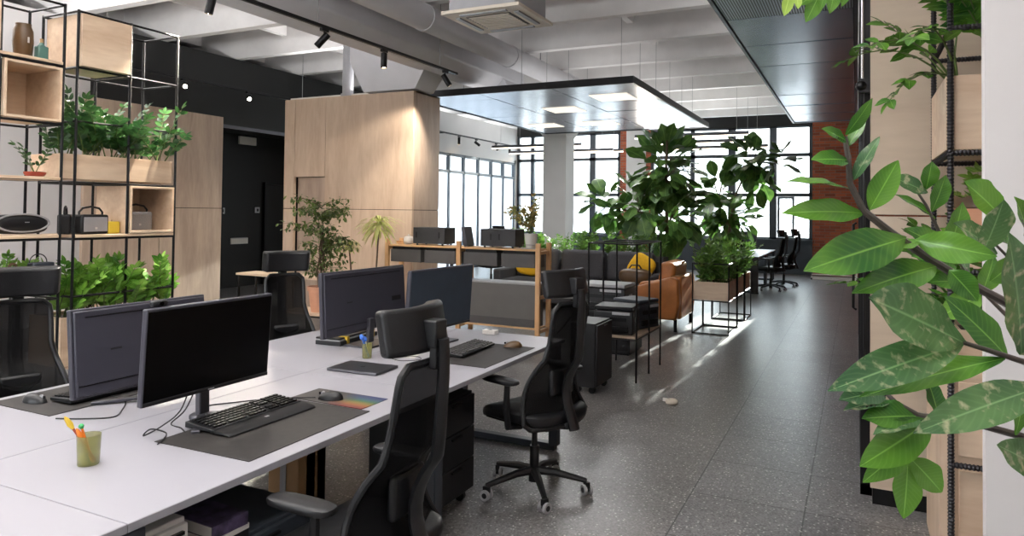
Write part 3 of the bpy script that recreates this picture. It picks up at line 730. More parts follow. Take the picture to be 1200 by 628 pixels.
# monitors: local +Y is the viewing side, origin on the desk
def monitor(label, loc, rz, W, H, z0, screen='screen', tilt=0.0, foot='v', back_slot=True):
    t = thing('monitor', label, 'monitor', loc, rz, 'desk monitors')
    r = Matrix.Rotation(-tilt, 3, 'X'); c = V((0, 0, z0+H/2))
    obj('housing', MB().box(c, (W, .026, H), r).box(c+r @ V((0, -.018, 0)), (W*.97, .014, H*.95), r), 'housing', t, .005)
    obj('screen', MB().box(c+r @ V((0, .0125, .004)), (W-.012, .004, H-.03), r), screen, t)
    obj('chin', MB().box(c+r @ V((0, .0135, -H/2+.009)), (W-.006, .006, .014), r), 'plastic', t, .002)
    obj('logo_mark', MB().box(c+r @ V((0, .0172, -H/2+.009)), (.03, .001, .005), r), 'lgrey', t)
    if back_slot:
        obj('vent_slot', MB().box(c+r @ V((0, -.0255, H*.40)), (W*.84, .002, .006), r), 'black', t)
        obj('port_recess', MB().box(c+r @ V((W*.36, -.0255, -.02)), (.10, .003, .03), r), 'black', t)
        obj('lower_band', MB().box(c+r @ V((0, -.0255, -H*.36)), (W*.95, .003, .004), r), 'black', t)
        obj('badge', MB().box(c+r @ V((-W*.22, -.0255, .0)), (.05, .002, .008), r), 'plastic', t)
    nk = MB().bar((0, -.04, .015), (0, -.045, z0+H*.2), .05, .03)
    obj('stand_neck', nk, 'alu', t, .006)
    ft = MB()
    if foot == 'v':
        for s in (-1, 1):
            ft.bar((0, -.04, .018), (s*.16, .11, .006), .032, .014)
        ft.lathe([(.045, 0), (.045, .014), (.03, .022)], (0, -.05, .0), 20)
    else:
        ft.bx(-.13, .13, -.14, .06, 0, .012)
    obj('stand_foot', ft, 'alu', t, .003)
    return t
monitor('wide monitor with black blank screen facing the aisle', (-2.36, 2.065, DZ), -PI/2, .62, .365, .118, tilt=.06)
monitor('dark monitor back left of the black-screened one, facing the shelves', (-2.87, 2.14, DZ), PI/2, .66, .365, .07, tilt=.1)
monitor('large dark monitor back near the laptop, seen from behind', (-2.83, 3.68, DZ), PI/2, .84, .39, .09, tilt=.06, foot='plate')
monitor('monitor with a pale blue-grey reflection coloured into its screen near the pine shelf', (-2.43, 3.95, DZ), -PI/2-.04, .72, .40, .09, 'screen_reflection', tilt=.06, foot='plate')
t = thing('webcam', 'small black webcam clipped on top of the black-screened monitor', 'webcam', (-2.37, 1.83, 1.224))
obj('body', MB().ball((0, 0, .012), .016, .035, .013, 16, 8, .6), 'plastic', t); obj('clip', MB().bx(-.012, .0, -.012, .012, -.002, .004), 'plastic', t); obj('lens', MB().tube([(.014, 0, .012), (.018, 0, .012)], .008, 12), 'screen', t)
# keyboards: local +Y away from typist
def keyboard(label, loc, rz, W=.44, D=.15, rest=True, grey=False):
    t = thing('keyboard', label, 'keyboard', loc, rz, 'keyboards')
    body = MB().prism([(-D/2, .006), (D/2, .006), (D/2, .03), (-D/2, .02)], 'X', -W/2, W/2)
    obj('case', body, 'plastic', t, .004)
    ks = MB(); rows = 6
    def krow(x0, x1, n, y, z):
        p = (x1-x0)/n
        for k in range(n): ks.box((x0+p*(k+.5), y, z), (p*.82, .0145, .008))
    for r_ in range(rows):
        y = -D/2+.018+r_*.022; z = .024+r_*.0018
        if r_ == 0:
            for (a, b, n) in ((-W/2+.012, -W/2+.075, 3), (-W/2+.08, -W/2+.185, 1), (-W/2+.19, -W/2+.28, 4)): krow(a, b, n, y, z)
        else: krow(-W/2+.012, -W/2+.29, 14, y, z)
        if r_ != 2: krow(-W/2+.30, -W/2+.352, 3, y, z)
        krow(-W/2+.362, W/2-.012, 4, y, z)
    obj('keys', ks, 'darkgrey' if grey else 'black', t, .001)
    if rest:
        obj('palm_rest', MB().prism([(-D/2-.085, .004), (-D/2-.002, .004), (-D/2-.002, .018), (-D/2-.075, .010)], 'X', -W/2, W/2), 'plastic', t, .005)
        obj('logo_mark', MB().box((.0, -D/2-.035, .0165), (.018, .012, .001)), 'lgrey', t)
    return t
kz = DZ+.003
keyboard('large black keyboard with palm rest before the black-screened monitor', (-2.255, 2.16, kz), PI/2, .47, .155)
keyboard('black keyboard before the monitor back on the shelf side', (-3.10, 2.14, kz), -PI/2, .44, .15, False)
keyboard('grey-keyed keyboard on the far corner desk mat', (-2.13, 3.79, kz), PI/2+.04, .44, .15, False, True)
def mouse(label, loc, rz, mat='plastic', dark=True):
    t = thing('mouse', label, 'mouse', loc, rz, 'computer mice')
    def f(u, v):
        a = -PI/2+PI*v; b = 2*PI*u; x = math.cos(a)*math.cos(b); y = math.cos(a)*math.sin(b); z = max(math.sin(a), -.05)
        return V((x*.032*(1-.12*math.cos(2*b)*0-.1*y), y*.06, (z+.05)*.036*(1-.25*y)))
    obj('shell', MB().surf(f, 20, 10), mat, t); obj('scroll_wheel', MB().tube([(-.004, .035, .026), (.004, .035, .026)], .009, 12), 'lgrey', t)
    obj('button_gap', MB().bx(-.001, .001, .01, .055, .02, .031), 'black', t)
    return t
mouse('black mouse on the rainbow edged pad', (-2.13, 2.53, kz), PI/2+.3)
mouse('black mouse on the shelf-side desk mat', (-3.22, 1.885, kz), -PI/2+.2)
mouse('brown-topped black mouse at the far desk corner', (-1.95, 4.04, kz), PI/2+.5, 'brown')
# cables lying on the desk
def cable(label, pts, mat='cable', r=.0028, name='cable', cat='cable', z=DZ):
    p = [V(q) for q in pts]; out = []
    for i in range(len(p)-1):
        a, b, c, d = p[max(i-1, 0)], p[i], p[i+1], p[min(i+2, len(p)-1)]
        for k in range(6):
            s = k/6; out.append(.5*((2*b)+(c-a)*s+(2*a-5*b+4*c-d)*s*s+(3*b-a-3*c+d)*s**3))
    out.append(p[-1])
    return tag(obj(name, MB().tube(out, r, 6), mat), label, cat)
g = DZ+.003
cable('black mouse cable trailing back from the rainbow pad mouse', [(-2.19, 2.5, g+.008), (-2.28, 2.46, g+.004), (-2.38, 2.40, g), (-2.47, 2.28, g), (-2.52, 2.2, g), (-2.50, 2.12, g)])
cable('black looped cable at the foot of the black-screened monitor', [(-2.37, 1.98, .9), (-2.39, 1.95, .8), (-2.41, 1.88, g+.01), (-2.40, 1.80, g), (-2.36, 1.80, g+.03), (-2.33, 1.84, g+.01), (-2.29, 1.80, g+.004), (-2.27, 1.76, g)])
cable('black cable hanging from the back of the black-screened monitor', [(-2.385, 2.03, .9), (-2.42, 2.0, .79), (-2.44, 1.95, g), (-2.36, 1.93, g), (-2.30, 1.90, g)])
cable('black keyboard cable curling on the desk on the shelf side', [(-3.02, 2.1, g+.005), (-2.9, 2.08, g), (-2.78, 1.98, g), (-2.72, 1.90, g), (-2.80, 1.83, g), (-2.90, 1.78, g)])
cable('pale looped cable beside the pen cup', [(-2.42, 3.38, g), (-2.32, 3.5, g), (-2.25, 3.44, g), (-2.33, 3.36, g), (-2.44, 3.42, g), (-2.40, 3.56, g), (-2.45, 3.68, g)], 'cable', .002)
# pencil cup of carrots
def cup(label, loc, rz, r, h, kind):
    t = thing('pen_cup', label, 'pen cup', loc, rz, 'pen cups')
    obj('cup', MB().lathe([(r*.86, 0), (r*.9, .003), (r, h), (r-.004, h), (r*.84, .006), (0, .006)], n=28), 'olive', t)
    return t
c1 = cup('green glass pencil cup holding a carrot-topped pencil', (-2.303, 1.525, DZ), 0, .037, .098, 0)
def pencil(label, p, q, mat, tip, tipmat, r=.004):
    p, q = V(p), V(q); d = (q-p).normalized()
    t = thing('pencil', label, 'pencil', p, 0, 'pencils in the cups')
    obj('shaft', MB().tube([(0, 0, 0), q-p], r, 8), mat, t); obj('topper', MB().tube([q-p-d*.005, q-p+d*tip*.3, q-p+d*tip*.8, q-p+d*tip], [r*1.2, r*2.4, r*1.6, .001], 10), tipmat, t)
B = V((-2.303, 1.525, DZ))
pencil('pencil with yellow star topper leaning out of the carrot cup', B+V((.012, .016, .008)), B+V((-.035, -.035, .125)), 'red', .045, 'ypen')
pencil('carrot-topped orange pencil leaning in the same cup', B+V((.016, .010, .008)), B+V((-.016, -.014, .085)), 'red', .04, 'orange')
pencil('green-tipped pencil standing between the carrot cup pencils', B+V((.0, .012, .008)), B+V((-.022, -.012, .122)), 'orange', .012, 'green')
c2 = cup('small olive glass pen cup behind the laptop', (-2.55, 3.34, DZ), 0, .03, .085, 1)
B2 = V((-2.55, 3.34, DZ))
pencil('blue pen standing in the cup behind the laptop', B2+V((.008, .005, .008)), B2+V((-.02, -.018, .11)), 'blue', .03, 'blue', .006)
pencil('second blue pen standing close beside the first', B2+V((.0, .012, .008)), B2+V((-.01, -.004, .10)), 'paper', .025, 'blue', .005)
# laptop (closed)
t = thing('laptop', 'closed dark grey laptop lying on the desk', 'laptop', (-2.385, 3.09, DZ), .06)
obj('base', MB().bx(-.155, .155, -.108, .108, .002, .009), 'alu', t, .003); obj('lid', MB().bx(-.155, .155, -.108, .108, .0095, .015), 'alu', t, .003)
lg = MB().lathe([(0, .0152), (.0125, .0152)], (0, 0, 0), 20).box((.003, .017, .0152), (.004, .009, .0003), Matrix.Rotation(-.5, 3, 'Z')); obj('logo_emblem', lg, 'plastic', t)
flat('paper_sheet', 'pale sheet of paper beside the pen cup', 'paper', -2.42, 3.5, .2, .14, .3, 'paper', .001)
# dock with boards on far left desk corner
t = thing('docking_box', 'black dock with yellow tape under the large monitor back', 'dock', (-3.03, 3.62, DZ), .1)
obj('case', MB().bx(-.07, .12, -.1, .34, .0, .028), 'plastic', t, .004); obj('lid', MB().bx(-.075, .10, -.09, .34, .034, .046), 'black', t, .004); obj('foam_strip', MB().bx(-.07, .11, -.095, .3, .028, .034), 'lgrey', t)
for y in (-.02, .28): obj('yellow_strap', MB().bx(.105, .124, y-.012, y+.012, -.0, .05).bx(-.08, .12, y-.01, y+.01, .046, .049), 'ypen', t)
t = thing('power_strip', 'small white power box at the far end of the desk', 'power strip', (-2.3, 4.4, DZ))
obj('body', MB().bx(-.05, .05, -.03, .03, 0, .03), 'porcelain', t, .004); obj('socket', MB().lathe([(0, .031), (.015, .031)], n=12), 'grey', t)

#======================================================================= OFFICE CHAIRS
def make_chair(label, open_rot=0.0):
    t = thing('office_chair', label, 'chair', group='high-backed mesh office chairs')
    # star base
    for k in range(5):
        a = open_rot+k*2*PI/5; d = V((math.cos(a), math.sin(a), 0))
        lg = obj('base_leg', MB().tube([V((0, 0, .12))+d*.02, V((0, 0, .115))+d*.12, V((0, 0, .085))+d*.27, V((0, 0, .078))+d*.3], [.026, .022, .016, .015], 8), 'plastic', t)
        cs = obj('caster', MB().bx(-.012, .012, -.02, .02, .04, .075), 'plastic', t, .003, loc=d*.3, rot=(0, 0, a+.6))
        for s in (-1, 1):
            obj('wheel', MB().tube([(s*.010, 0, .03), (s*.026, 0, .03)], .029, 16), 'lgrey', cs); 
        obj('hub', MB().tube([(-.0275, 0, .03), (.0275, 0, .03)], .015, 12), 'plastic', cs)
    obj('gas_lift', MB().tube([(0, 0, .06), (0, 0, .14)], .032, 14).tube([(0, 0, .1), (0, 0, .26)], .027, 14).tube([(0, 0, .25), (0, 0, .40)], .017, 12), 'plastic', t)
    obj('tilt_mechanism', MB().bx(-.08, .08, -.16, .1, .385, .425).tube([(.08, .02, .40), (.22, .04, .385)], .007, 8).bar((0, -.1, .40), (0, -.27, .43), .07, .03), 'plastic', t, .008)
    # seat
    def seat(u, v):
        a = -PI/2+PI*v; b = 2*PI*u
        def sg(x, p): return math.copysign(abs(x)**p, x)
        x = sg(math.cos(a), .35)*sg(math.cos(b), .45)*.25; y = sg(math.cos(a), .35)*sg(math.sin(b), .45)*.245
        z = .465+sg(math.sin(a), .55)*.04
        z += .012*(abs(x)/.25)**2-.035*max(0, (y-.1)/.145)**2
        return V((x, y, z))
    obj('seat', MB().surf(seat, 32, 12), 'softblack', t)
    obj('seat_shell', MB().bx(-.2, .2, -.2, .2, .42, .435), 'plastic', t, .01)
    # back: tall shield of mesh
    Zb, Zt = .43, 1.10
    def wid(v): return .265-.125*min(1, max(0, (v-.05)/.62))**.85-.0*v
    def dep(v): return -.245+.075*math.sin(PI*min(1, v/.55))*(1 if v < .55 else 0)-.035*max(0, (v-.45)/.55)**1.1
    def bk(u, v):
        w = wid(v)
        if v > .93: w *= math.sqrt(max(.0, 1-((v-.93)/.07)**2*.45))
        if v < .06: w *= .86+.14*math.sqrt(max(0, 1-((.06-v)/.06)**2))
        s = 2*u-1
        return V((s*w, dep(v)+.055*s*s*(1.25-v), Zb+(Zt-Zb)*v))
    obj('mesh_back', MB().surf(bk, 10, 22, .006), 'net', t)
    rim = [bk(0, i/22) for i in range(23)]+[bk(i/10, 1) for i in range(1, 10)]+[bk(1, 1-i/22) for i in range(23)]+[bk(1-i/10, 0) for i in range(1, 11)]
    obj('back_rim', MB().tube(rim, .013, 8), 'plastic', t)
    # spine bar behind the mesh
    sp = MB(); pts = []
    for i in range(15):
        v = i/14; z = .41+(1.18-.41)*v; vv = (z-Zb)/(Zt-Zb)
        pts.append(V((0, dep(min(max(vv, 0), 1))-.045-.016*math.sin(PI*v), z)))
    for i in range(14): 
        pass
    def spf(u, v):
        i = min(int(v*14), 13); f = v*14-i; p = pts[i].lerp(pts[i+1], f)
        w = .034-.012*v
        return p+V(((2*u-1)*w, -.012*(1-(2*u-1)**2), 0))
    obj('spine', MB().surf(spf, 6, 28, .022), 'plastic', t)
    obj('lumbar_pad', MB().box((0, dep(.3)-.024, .66), (.19, .034, .15)), 'softblack', t, .02, seg=3)
    # headrest
    def hr(u, v):
        s = 2*u-1; a = v
        return V((s*.165, -.235+.05*s*s-.03*(1-a), 1.13+.15*a))
    hd = MB().surf(lambda u, v: hr(u, v), 12, 6, .066)
    obj('headrest', hd, 'softblack', t, .016, seg=3)
    obj('headrest_bracket', MB().bx(-.035, .035, -.325, -.26, 1.15, 1.24).bar((0, -.305, 1.08), (0, -.31, 1.22), .05, .03), 'plastic', t, .006)
    for s in (-1, 1):
        am = obj('armrest', MB().tube([(s*.16, -.04, .41), (s*.27, -.05, .43), (s*.285, -.05, .52), (s*.28, -.05, .655)], [.018, .02, .019, .016], 8), 'plastic', t)
        def pad(u, v, s=s):
            a = -PI/2+PI*v; b = 2*PI*u
            def sg(x, p): return math.copysign(abs(x)**p, x)
            return V((s*.275+.045*sg(math.cos(a), .4)*sg(math.cos(b), .6), .01+.13*sg(math.cos(a), .4)*sg(math.sin(b), .6),   .675+.016*sg(math.sin(a), .6)))
        obj('arm_pad', MB().surf(pad, 20, 8), 'softblack', am)
    return t
CH = make_chair('high-backed black mesh chair in the foreground, seen from behind', .3)
CH.location = (-1.55, 2.0, 0); CH.rotation_euler = (0, 0, PI/2)
dup(CH, (-1.66, 3.74, 0), PI/2-.32, 'high-backed black mesh chair standing in the aisle on pale-rimmed casters')
dup(CH, (-3.66, 2.12, 0), -PI/2-.3, 'black high-backed chair at the picture edge before the shelves')
dup(CH, (-3.66, 3.93, 0), -PI/2-.55, 'black high-backed chair beyond the desk before the black entrance')
dup(CH, (-1.62, 15.75, 0), PI/2-.2, 'black office chair at the far window desk, nearer of two')
dup(CH, (-1.45, 16.75, 0), PI/2-.1, 'black office chair at the far window desk, farther of two')
dup(CH, (-7.0, 13.4, 0), PI-.3, 'black office chair top behind the green hedge planter')

# under-desk storage
def pedestal(label, loc, rz, sx, sy, h, mat, n=3, casters=True):
    t = thing('pedestal_cabinet', label, 'cabinet', loc, rz, 'under-desk cabinets')
    z0 = .06 if casters else .0
    obj('body', MB().bx(-sx/2, sx/2, -sy/2, sy/2-.02, z0, h), mat, t, .004)
    for k in range(n):
        a = z0+.01+(h-z0-.02)*k/n; b = z0+.01+(h-z0-.02)*(k+1)/n
        d = obj('drawer', MB().bx(-sx/2+.004, sx/2-.004, sy/2-.02, sy/2, a+.003, b-.003), mat, t, .003)
        obj('handle', MB().bx(-.05, .05, sy/2-.004, sy/2+.012, b-.03, b-.02), 'black', d)
    if casters:
        for x in (-1, 1):
            for y in (-1, 1): obj('caster', MB().tube([(x*(sx/2-.05)-.012, y*(sy/2-.06), .03), (x*(sx/2-.05)+.012, y*(sy/2-.06), .03)], .03, 12).bx(x*(sx/2-.05)-.016, x*(sx/2-.05)+.016, y*(sy/2-.06)-.014, y*(sy/2-.06)+.014, .035, .062), 'plastic', t)
    return t
pedestal('black rolling cabinet under the far corner desk', (-2.12, 3.28, 0), -PI/2, .4, .42, .6, 'plastic')
pedestal('low dark cabinet under the near desk carrying magazines', (-2.08, 1.86, 0), -PI/2, .46, .5, .5, 'charcoal')
pedestal('white drawer unit at the near desk seam', (-2.06, 1.46, 0), -PI/2, .15, .46, .655, 'porcelain', 2, False)
for i, (z, lab, mat, dx, rz_) in enumerate(((.502, 'lower black book under the desk by the white drawer unit', 'plastic', 0, 0), (.53, 'white folder sandwiched in the pile under the desk', 'paper', .01, .03), (.548, 'purple patterned magazine on top of the under-desk pile', 'purple', 0, -.05))):
    th = (.027, .017, .04)[i]
    t = thing('magazine', lab, 'magazine', (-1.97, 1.70, z), rz_, 'magazines under the desk')
    obj('cover', MB().bx(-.14, .14, -.07, .07, th-.002, th).bx(-.14, .14, -.07, .07, 0, .002).bx(.138, .142, -.07, .07, 0, th), mat, t); obj('pages', MB().bx(-.137, .137, -.067, .067, .002, th-.002), 'paper' if i != 0 else 'plastic', t)
t = thing('cardboard_panel', 'tan cardboard box standing under the desk', 'box', (-2.62, 2.86, 0))
obj('box', MB().bx(-.1, .1, -.1, .1, 0, .62), 'cardboard', t, .003); obj('flap', MB().bx(-.1, .1, -.102, -.1, .3, .6), 'cardboard', t); obj('tape', MB().bx(-.02, .02, -.103, -.101, .1, .62), 'lgrey', t)
cable('white cable drooping under the desk edge', [(-2.5, 2.6, .64), (-2.35, 2.62, .58), (-2.2, 2.64, .57), (-2.05, 2.66, .64)], 'whitecable', .004)

#======================================================================= LEFT SHELVING
XF, XB = -5.2, -5.63
def shelving(label, ys, H, zf, zb, boards, group='rebar shelving units'):
    t = thing('shelving_unit', label, 'shelving', ((XF+XB)/2, (ys[0]+ys[-1])/2, 0), 0, group)
    cx, cy = (XF+XB)/2, (ys[0]+ys[-1])/2; w = .02
    for y in ys:
        for x in (XF, XB):
            # ribbed bar: small rings along the post
            obj('post', MB().tube([(x-cx, y-cy, 0), (x-cx, y-cy, H)], .0105, 8), 'black', t)
    for z in zf:
        obj('long_rail', MB().tube([(XF-cx, ys[0]-cy, z), (XF-cx, ys[-1]-cy, z)], .009, 8).tube([(XB-cx, ys[0]-cy, z), (XB-cx, ys[-1]-cy, z)], .009, 8), 'black', t)
    for z in zb:
        for y in ys: obj('side_rail', MB().tube([(XF-cx, y-cy, z), (XB-cx, y-cy, z)], .009, 8), 'black', t)
    for (y0, y1, z) in boards:
        obj('shelf_board', MB().bx(XB-cx+.012, XF-cx+.012, y0-cy+.012, y1-cy-.012, z+.009, z+.03), 'birch_h', t, .002)
    return t
shelving('black bar shelving unit cut by the picture edge, with speaker and vase', (2.3, 2.76, 3.185), 3.075, (3.065, 2.615, 2.19, 1.79, 1.36, .93), (3.065, 2.615, 2.19, 1.79, 1.36, .93), [(2.3, 3.185, 2.615), (2.3, 3.185, 1.775), (2.3, 3.185, 1.36), (2.3, 3.185, .96)])
shelving('black bar shelving unit with planters, box and radios', (3.285, 3.71, 4.14), 3.06, (3.05, 2.63, 2.23, 1.775, 1.355, .93), (3.05, 2.63, 2.23, 1.775, 1.355, .93), [(3.285, 4.14, 1.355), (3.285, 4.14, .38)])
def cubebox(label, y0, y1, z0, z1, closed_front=False, x0=XB+.02, x1=XF+.015):
    t = thing('wooden_box', label, 'box', ((x0+x1)/2, (y0+y1)/2, z0), 0, 'birch boxes in the shelving'); cx, cy = (x0+x1)/2, (y0+y1)/2; H = z1-z0; th = .018
    s = MB().bx(x0-cx, x1-cx, y0-cy, y0+th-cy, 0, H).bx(x0-cx, x1-cx, y1-th-cy, y1-cy, 0, H).bx(x0-cx, x1-cx, y0+th-cy, y1-th-cy, 0, th).bx(x0-cx, x1-cx, y0+th-cy, y1-th-cy, H-th, H)
    obj('carcass', s, 'birch_h', t, .002); obj('back_panel', MB().bx(x0-cx, x0-cx+.012, y0+th-cy, y1-th-cy, th, H-th), 'birch_h', t)
    if closed_front: obj('front_panel', MB().bx(x1-cx, x1-cx+.012, y0-cy, y1-cy, 0, H), 'birch_h', t, .002)
cubebox('open birch box high in the edge-cut shelving unit', 2.78, 3.17, 2.205, 2.6)
cubebox('closed birch box at the top of the planter shelving', 3.30, 3.694, 2.645, 3.035, True)
cubebox('open birch box housing a silver radio', 3.725, 4.125, 1.39, 1.765)
cubebox('birch box end cut by the picture edge near the ceiling', 2.33, 2.745, 2.65, 3.04, True)

# foliage generators ------------------------------------------------------------
def stemcurve(p, d, L, droop, n=7):
    pts = [V(p)]; d = V(d).normalized(); 
    for i in range(n):
        d = (d+V((0, 0, -droop))).normalized(); pts.append(pts[-1]+d*(L/n))
    return pts
def zz_stem(fm, sm, p, d, L, droop, lw, ll, rr, r=.006, pairs=8, start=.3):
    pts = stemcurve(p, d, L, droop)
    sm.tube(pts, [r*(1-.65*i/(len(pts)-1)) for i in range(len(pts))], 6)
    n = len(pts)-1
    for k in range(pairs):
        t = start+(1-start)*k/(pairs-1); f = t*n; i = min(int(f), n-1); q = pts[i].lerp(pts[i+1], f-i); tg = (pts[i+1]-pts[i]).normalized()
        side = tg.cross(V((0, 0, 1)));
        if side.length < .1: side = V((rr.uniform(-1, 1), rr.uniform(-1, 1), 0))
        side = (Matrix.Rotation(rr.uniform(-.5, .5), 3, tg) @ side).normalized(); up = side.cross(tg).normalized()
        if up.z < 0: up = -up
        for s in (-1, 1):
            ld = (side*s*1.0+tg*rr.uniform(.4, .9)+up*rr.uniform(-.1, .4))
            sz = rr.uniform(.8, 1.15)*(1-.25*t)
            fm.leaf(q, ld, up+V((rr.uniform(-.3, .3), rr.uniform(-.3, .3), 0)), ll*sz, lw*sz, rr.uniform(.05, .3), .2, 4)
    fm.leaf(pts[-1], (pts[-1]-pts[-2]), V((0, 0, 1)), ll*.8, lw*.7, .1, .2, 4)
def planter(label, x0, x1, y0, y1, z0, z1, mat, leafm, n, L, droop, ll, lw, seed, spread=.5, bias=(0, 0), name='planter_box', group=None, pairs=8, start=.3, stemm='stem', cat='planter', extra=()):
    rr = random.Random(seed); cx, cy = (x0+x1)/2, (y0+y1)/2; t = thing(name, label, cat, (cx, cy, z0), 0, group); H = z1-z0; w, d = (x1-x0)/2, (y1-y0)/2; th = .016
    obj('box', MB().bx(-w, w, -d, -d+th, 0, H).bx(-w, w, d-th, d, 0, H).bx(-w, -w+th, -d+th, d-th, 0, H).bx(w-th, w, -d+th, d-th, 0, H).bx(-w+th, w-th, -d+th, d-th, 0, th), mat, t, .002)
    obj('soil', MB().bx(-w+th, w-th, -d+th, d-th, th, H-.03), 'soil', t)
    fm, sm = MB(), MB()
    for k in range(n):
        p = V((rr.uniform(-w+.04, w-.04), rr.uniform(-d+.04, d-.04), H-.035))
        a = rr.uniform(0, 2*PI); s = rr.uniform(.1, spread)
        zz_stem(fm, sm, p, V((math.cos(a)*s+bias[0], math.sin(a)*s+bias[1], 1)), L*rr.uniform(.6, 1.1), droop*rr.uniform(.5, 1.3), lw, ll, rr, pairs=pairs, start=start)
    for (p, d, L_, dr) in extra: zz_stem(fm, sm, p, d, L_, dr, lw*1.05, ll*.72, rr, .006, 7, .4)
    obj('foliage', fm, leafm, t, smooth=60); obj('stems', sm, stemm, t)
    return t
planter('pale wood planter of glossy dark plants on the shelving upper tier', XB+.03, XF-.015, 3.2, 4.12, 1.80, 1.985, 'birch_h', 'zz', 46, .50, .10, .092, .046, 11, .75, (.12, 0), group='wooden planters', pairs=9)
planter('wood planter of bright green bushy plants low in the shelving', XB+.03, XF-.015, 3.22, 4.18, .42, .78, 'birch_h', 'bushy', 64, .40, .05, .10, .052, 12, .55, (.12, .02), group='wooden planters', pairs=9)
planter('wood planter of bright greenery at the picture edge behind the chair', XB+.03, XF-.015, 2.35, 3.12, .985, 1.06, 'birch_h', 'bushy', 9, .2, .05, .07, .035, 13, .6, (0, .1), group='wooden planters')
# shelf objects
t = thing('vase', 'tall dark brown ceramic vase on the top shelf', 'vase', (-5.36, 2.99, 2.646))
obj('body', MB().lathe([(.045, 0), (.058, .03), (.066, .12), (.062, .2), (.048, .235), (.05, .25), (.042, .25), (.04, .2), (0, .19)], n=28), 'brown', t); obj('label_tag', MB().box((.066, 0, .13), (.002, .012, .04)), 'paper', t)
t = thing('bottle', 'small teal bottle with cork beside the brown vase', 'bottle', (-5.33, 3.10, 2.646))
obj('body', MB().bx(-.03, .03, -.036, .036, 0, .11).lathe([(.03, .11), (.014, .125), (.013, .14), (.0, .14)]), 'teal', t, .008); obj('cork', MB().tube([(0, 0, .135), (0, 0, .165)], .012, 12), 'cork', t)
def radio(label, loc, rz, W, D, H, body, grille, handle=True):
    t = thing('radio', label, 'radio', loc, rz, 'portable radios')
    obj('body', MB().box((0, 0, H/2), (D, W, H)), body, t, min(H, D)*.16, seg=3)
    obj('grille', MB().box((D/2+.002, 0, H/2), (.006, W*.86, H*.74)), grille, t, .012)
    obj('badge', MB().box((D/2+.006, 0, H*.3), (.002, .02, .016)), 'paper', t)
    if handle:
        obj('handle', MB().tube([(0, -W*.42, H*.85), (0, -W*.42, H*1.12), (0, -W*.3, H*1.32), (0, 0, H*1.4), (0, W*.3, H*1.32), (0, W*.42, H*1.12), (0, W*.42, H*.85)], .008, 8), 'softblack', t)
    return t
radio('grey-fronted black radio with strap handle beside yellow candle', (-5.33, 3.50, 1.386), .1, .235, .11, .15, 'plastic', 'lgrey')
radio('plain black radio with cord handle behind the bar post', (-5.42, 3.36, 1.386), .9, .16, .09, .15, 'plastic', 'plastic')
radio('silver-grilled radio with loop handle inside the open box', (-5.36, 3.90, 1.409), .12, .27, .09, .15, 'lgrey', 'silver')
t = thing('candle', 'square yellow candle on the radio shelf', 'candle', (-5.32, 3.665, 1.386)); obj('wax_block', MB().bx(-.035, .035, -.048, .048, 0, .095), 'wax', t, .008); obj('wick', MB().tube([(0, 0, .094), (0, 0, .108)], .002, 6), 'black', t)
t = thing('portable_speaker', 'dark oval speaker with silver rim on the shelf', 'speaker', (-5.34, 2.98, 1.391), 0)
obj('body', MB().ball((0, 0, .075), .07, .19, .07, 24, 10, .6), 'plastic', t); obj('rim', MB().tube([(.058, .17*math.cos(a)*1.05, .085+.062*math.sin(a)) for a in [2*PI*k/30 for k in range(31)]], .007, 8), 'lgrey', t); obj('badge', MB().box((.069, .02, .09), (.004, .03, .006)), 'lgrey', t)
t = thing('plant_pot', 'small red bowl with a sprig plant on the edge shelf', 'plant pot', (-5.3, 3.06, 1.806))
obj('pot', MB().lathe([(.05, 0), (.068, .02), (.07, .035), (.06, .035), (.05, .02), (0, .02)], n=24), 'red', t)
fm, sm = MB(), MB(); rr = random.Random(5)
for a in (0.3, 1.8, 3.3, 4.6): zz_stem(fm, sm, (0, 0, .02), (math.cos(a)*.5, math.sin(a)*.5, 1), .24, .06, .028, .06, rr, .003, 5)
obj('foliage', fm, 'zz', t); obj('stems', sm, 'stem', t)
t = thing('cable_box', 'small dark blue box with looped cable behind the edge chair', 'box', (-5.25, 3.09, .995))
obj('case', MB().bx(-.04, .04, -.075, .075, 0, .2), 'charcoal', t, .01); obj('cable_loop', MB().tube([(0, .06*math.cos(a)-.02, .2+.06*math.sin(a)) for a in [PI*k/12 for k in range(13)]], .004, 6), 'cable', t)
t = thing('strap_holder', 'brown strap loop standing at the edge shelf', 'strap', (-5.25, 2.9, .995)); obj('stand', MB().bx(-.03, .03, -.05, .05, 0, .14), 'plastic', t, .006); obj('strap', MB().tube([(0, .03*math.cos(a), .15+.05*math.sin(a)) for a in [2*PI*k/16 for k in range(17)]], .01, 8), 'brown', t)

#======================================================================= MIDDLE: pine shelf etc
t = thing('pine_shelf', 'long pine shelf unit with dark grey drawers under its top', 'shelf unit', (-4.68, 8.24, 0))
XS = (-1.16, -.02, 1.12)
for x in XS:
    for y in (-.17, .17): obj('post', MB().bx(x-.03, x+.03, y-.02, y+.02, 0, 1.2), 'pine', t, .003)
    obj('rung', MB().bx(x-.02, x+.02, -.15, .15, 1.06, 1.1).bx(x-.02, x+.02, -.15, .15, .08, .12) if abs(x) < .1 else MB().bx(x-.02, x+.02, -.15, .15, 1.06, 1.1).bx(x-.02, x+.02, -.15, .15, .5, .54).bx(x-.02, x+.02, -.15, .15, .08, .12), 'pine', t, .002)
obj('top_board', MB().bx(-1.13, 1.09, -.17, .17, 1.1, 1.125), 'pine_x', t, .002)
obj('bottom_board', MB().bx(-1.13, 1.09, -.15, .15, .12, .14), 'pine_x', t, .002)
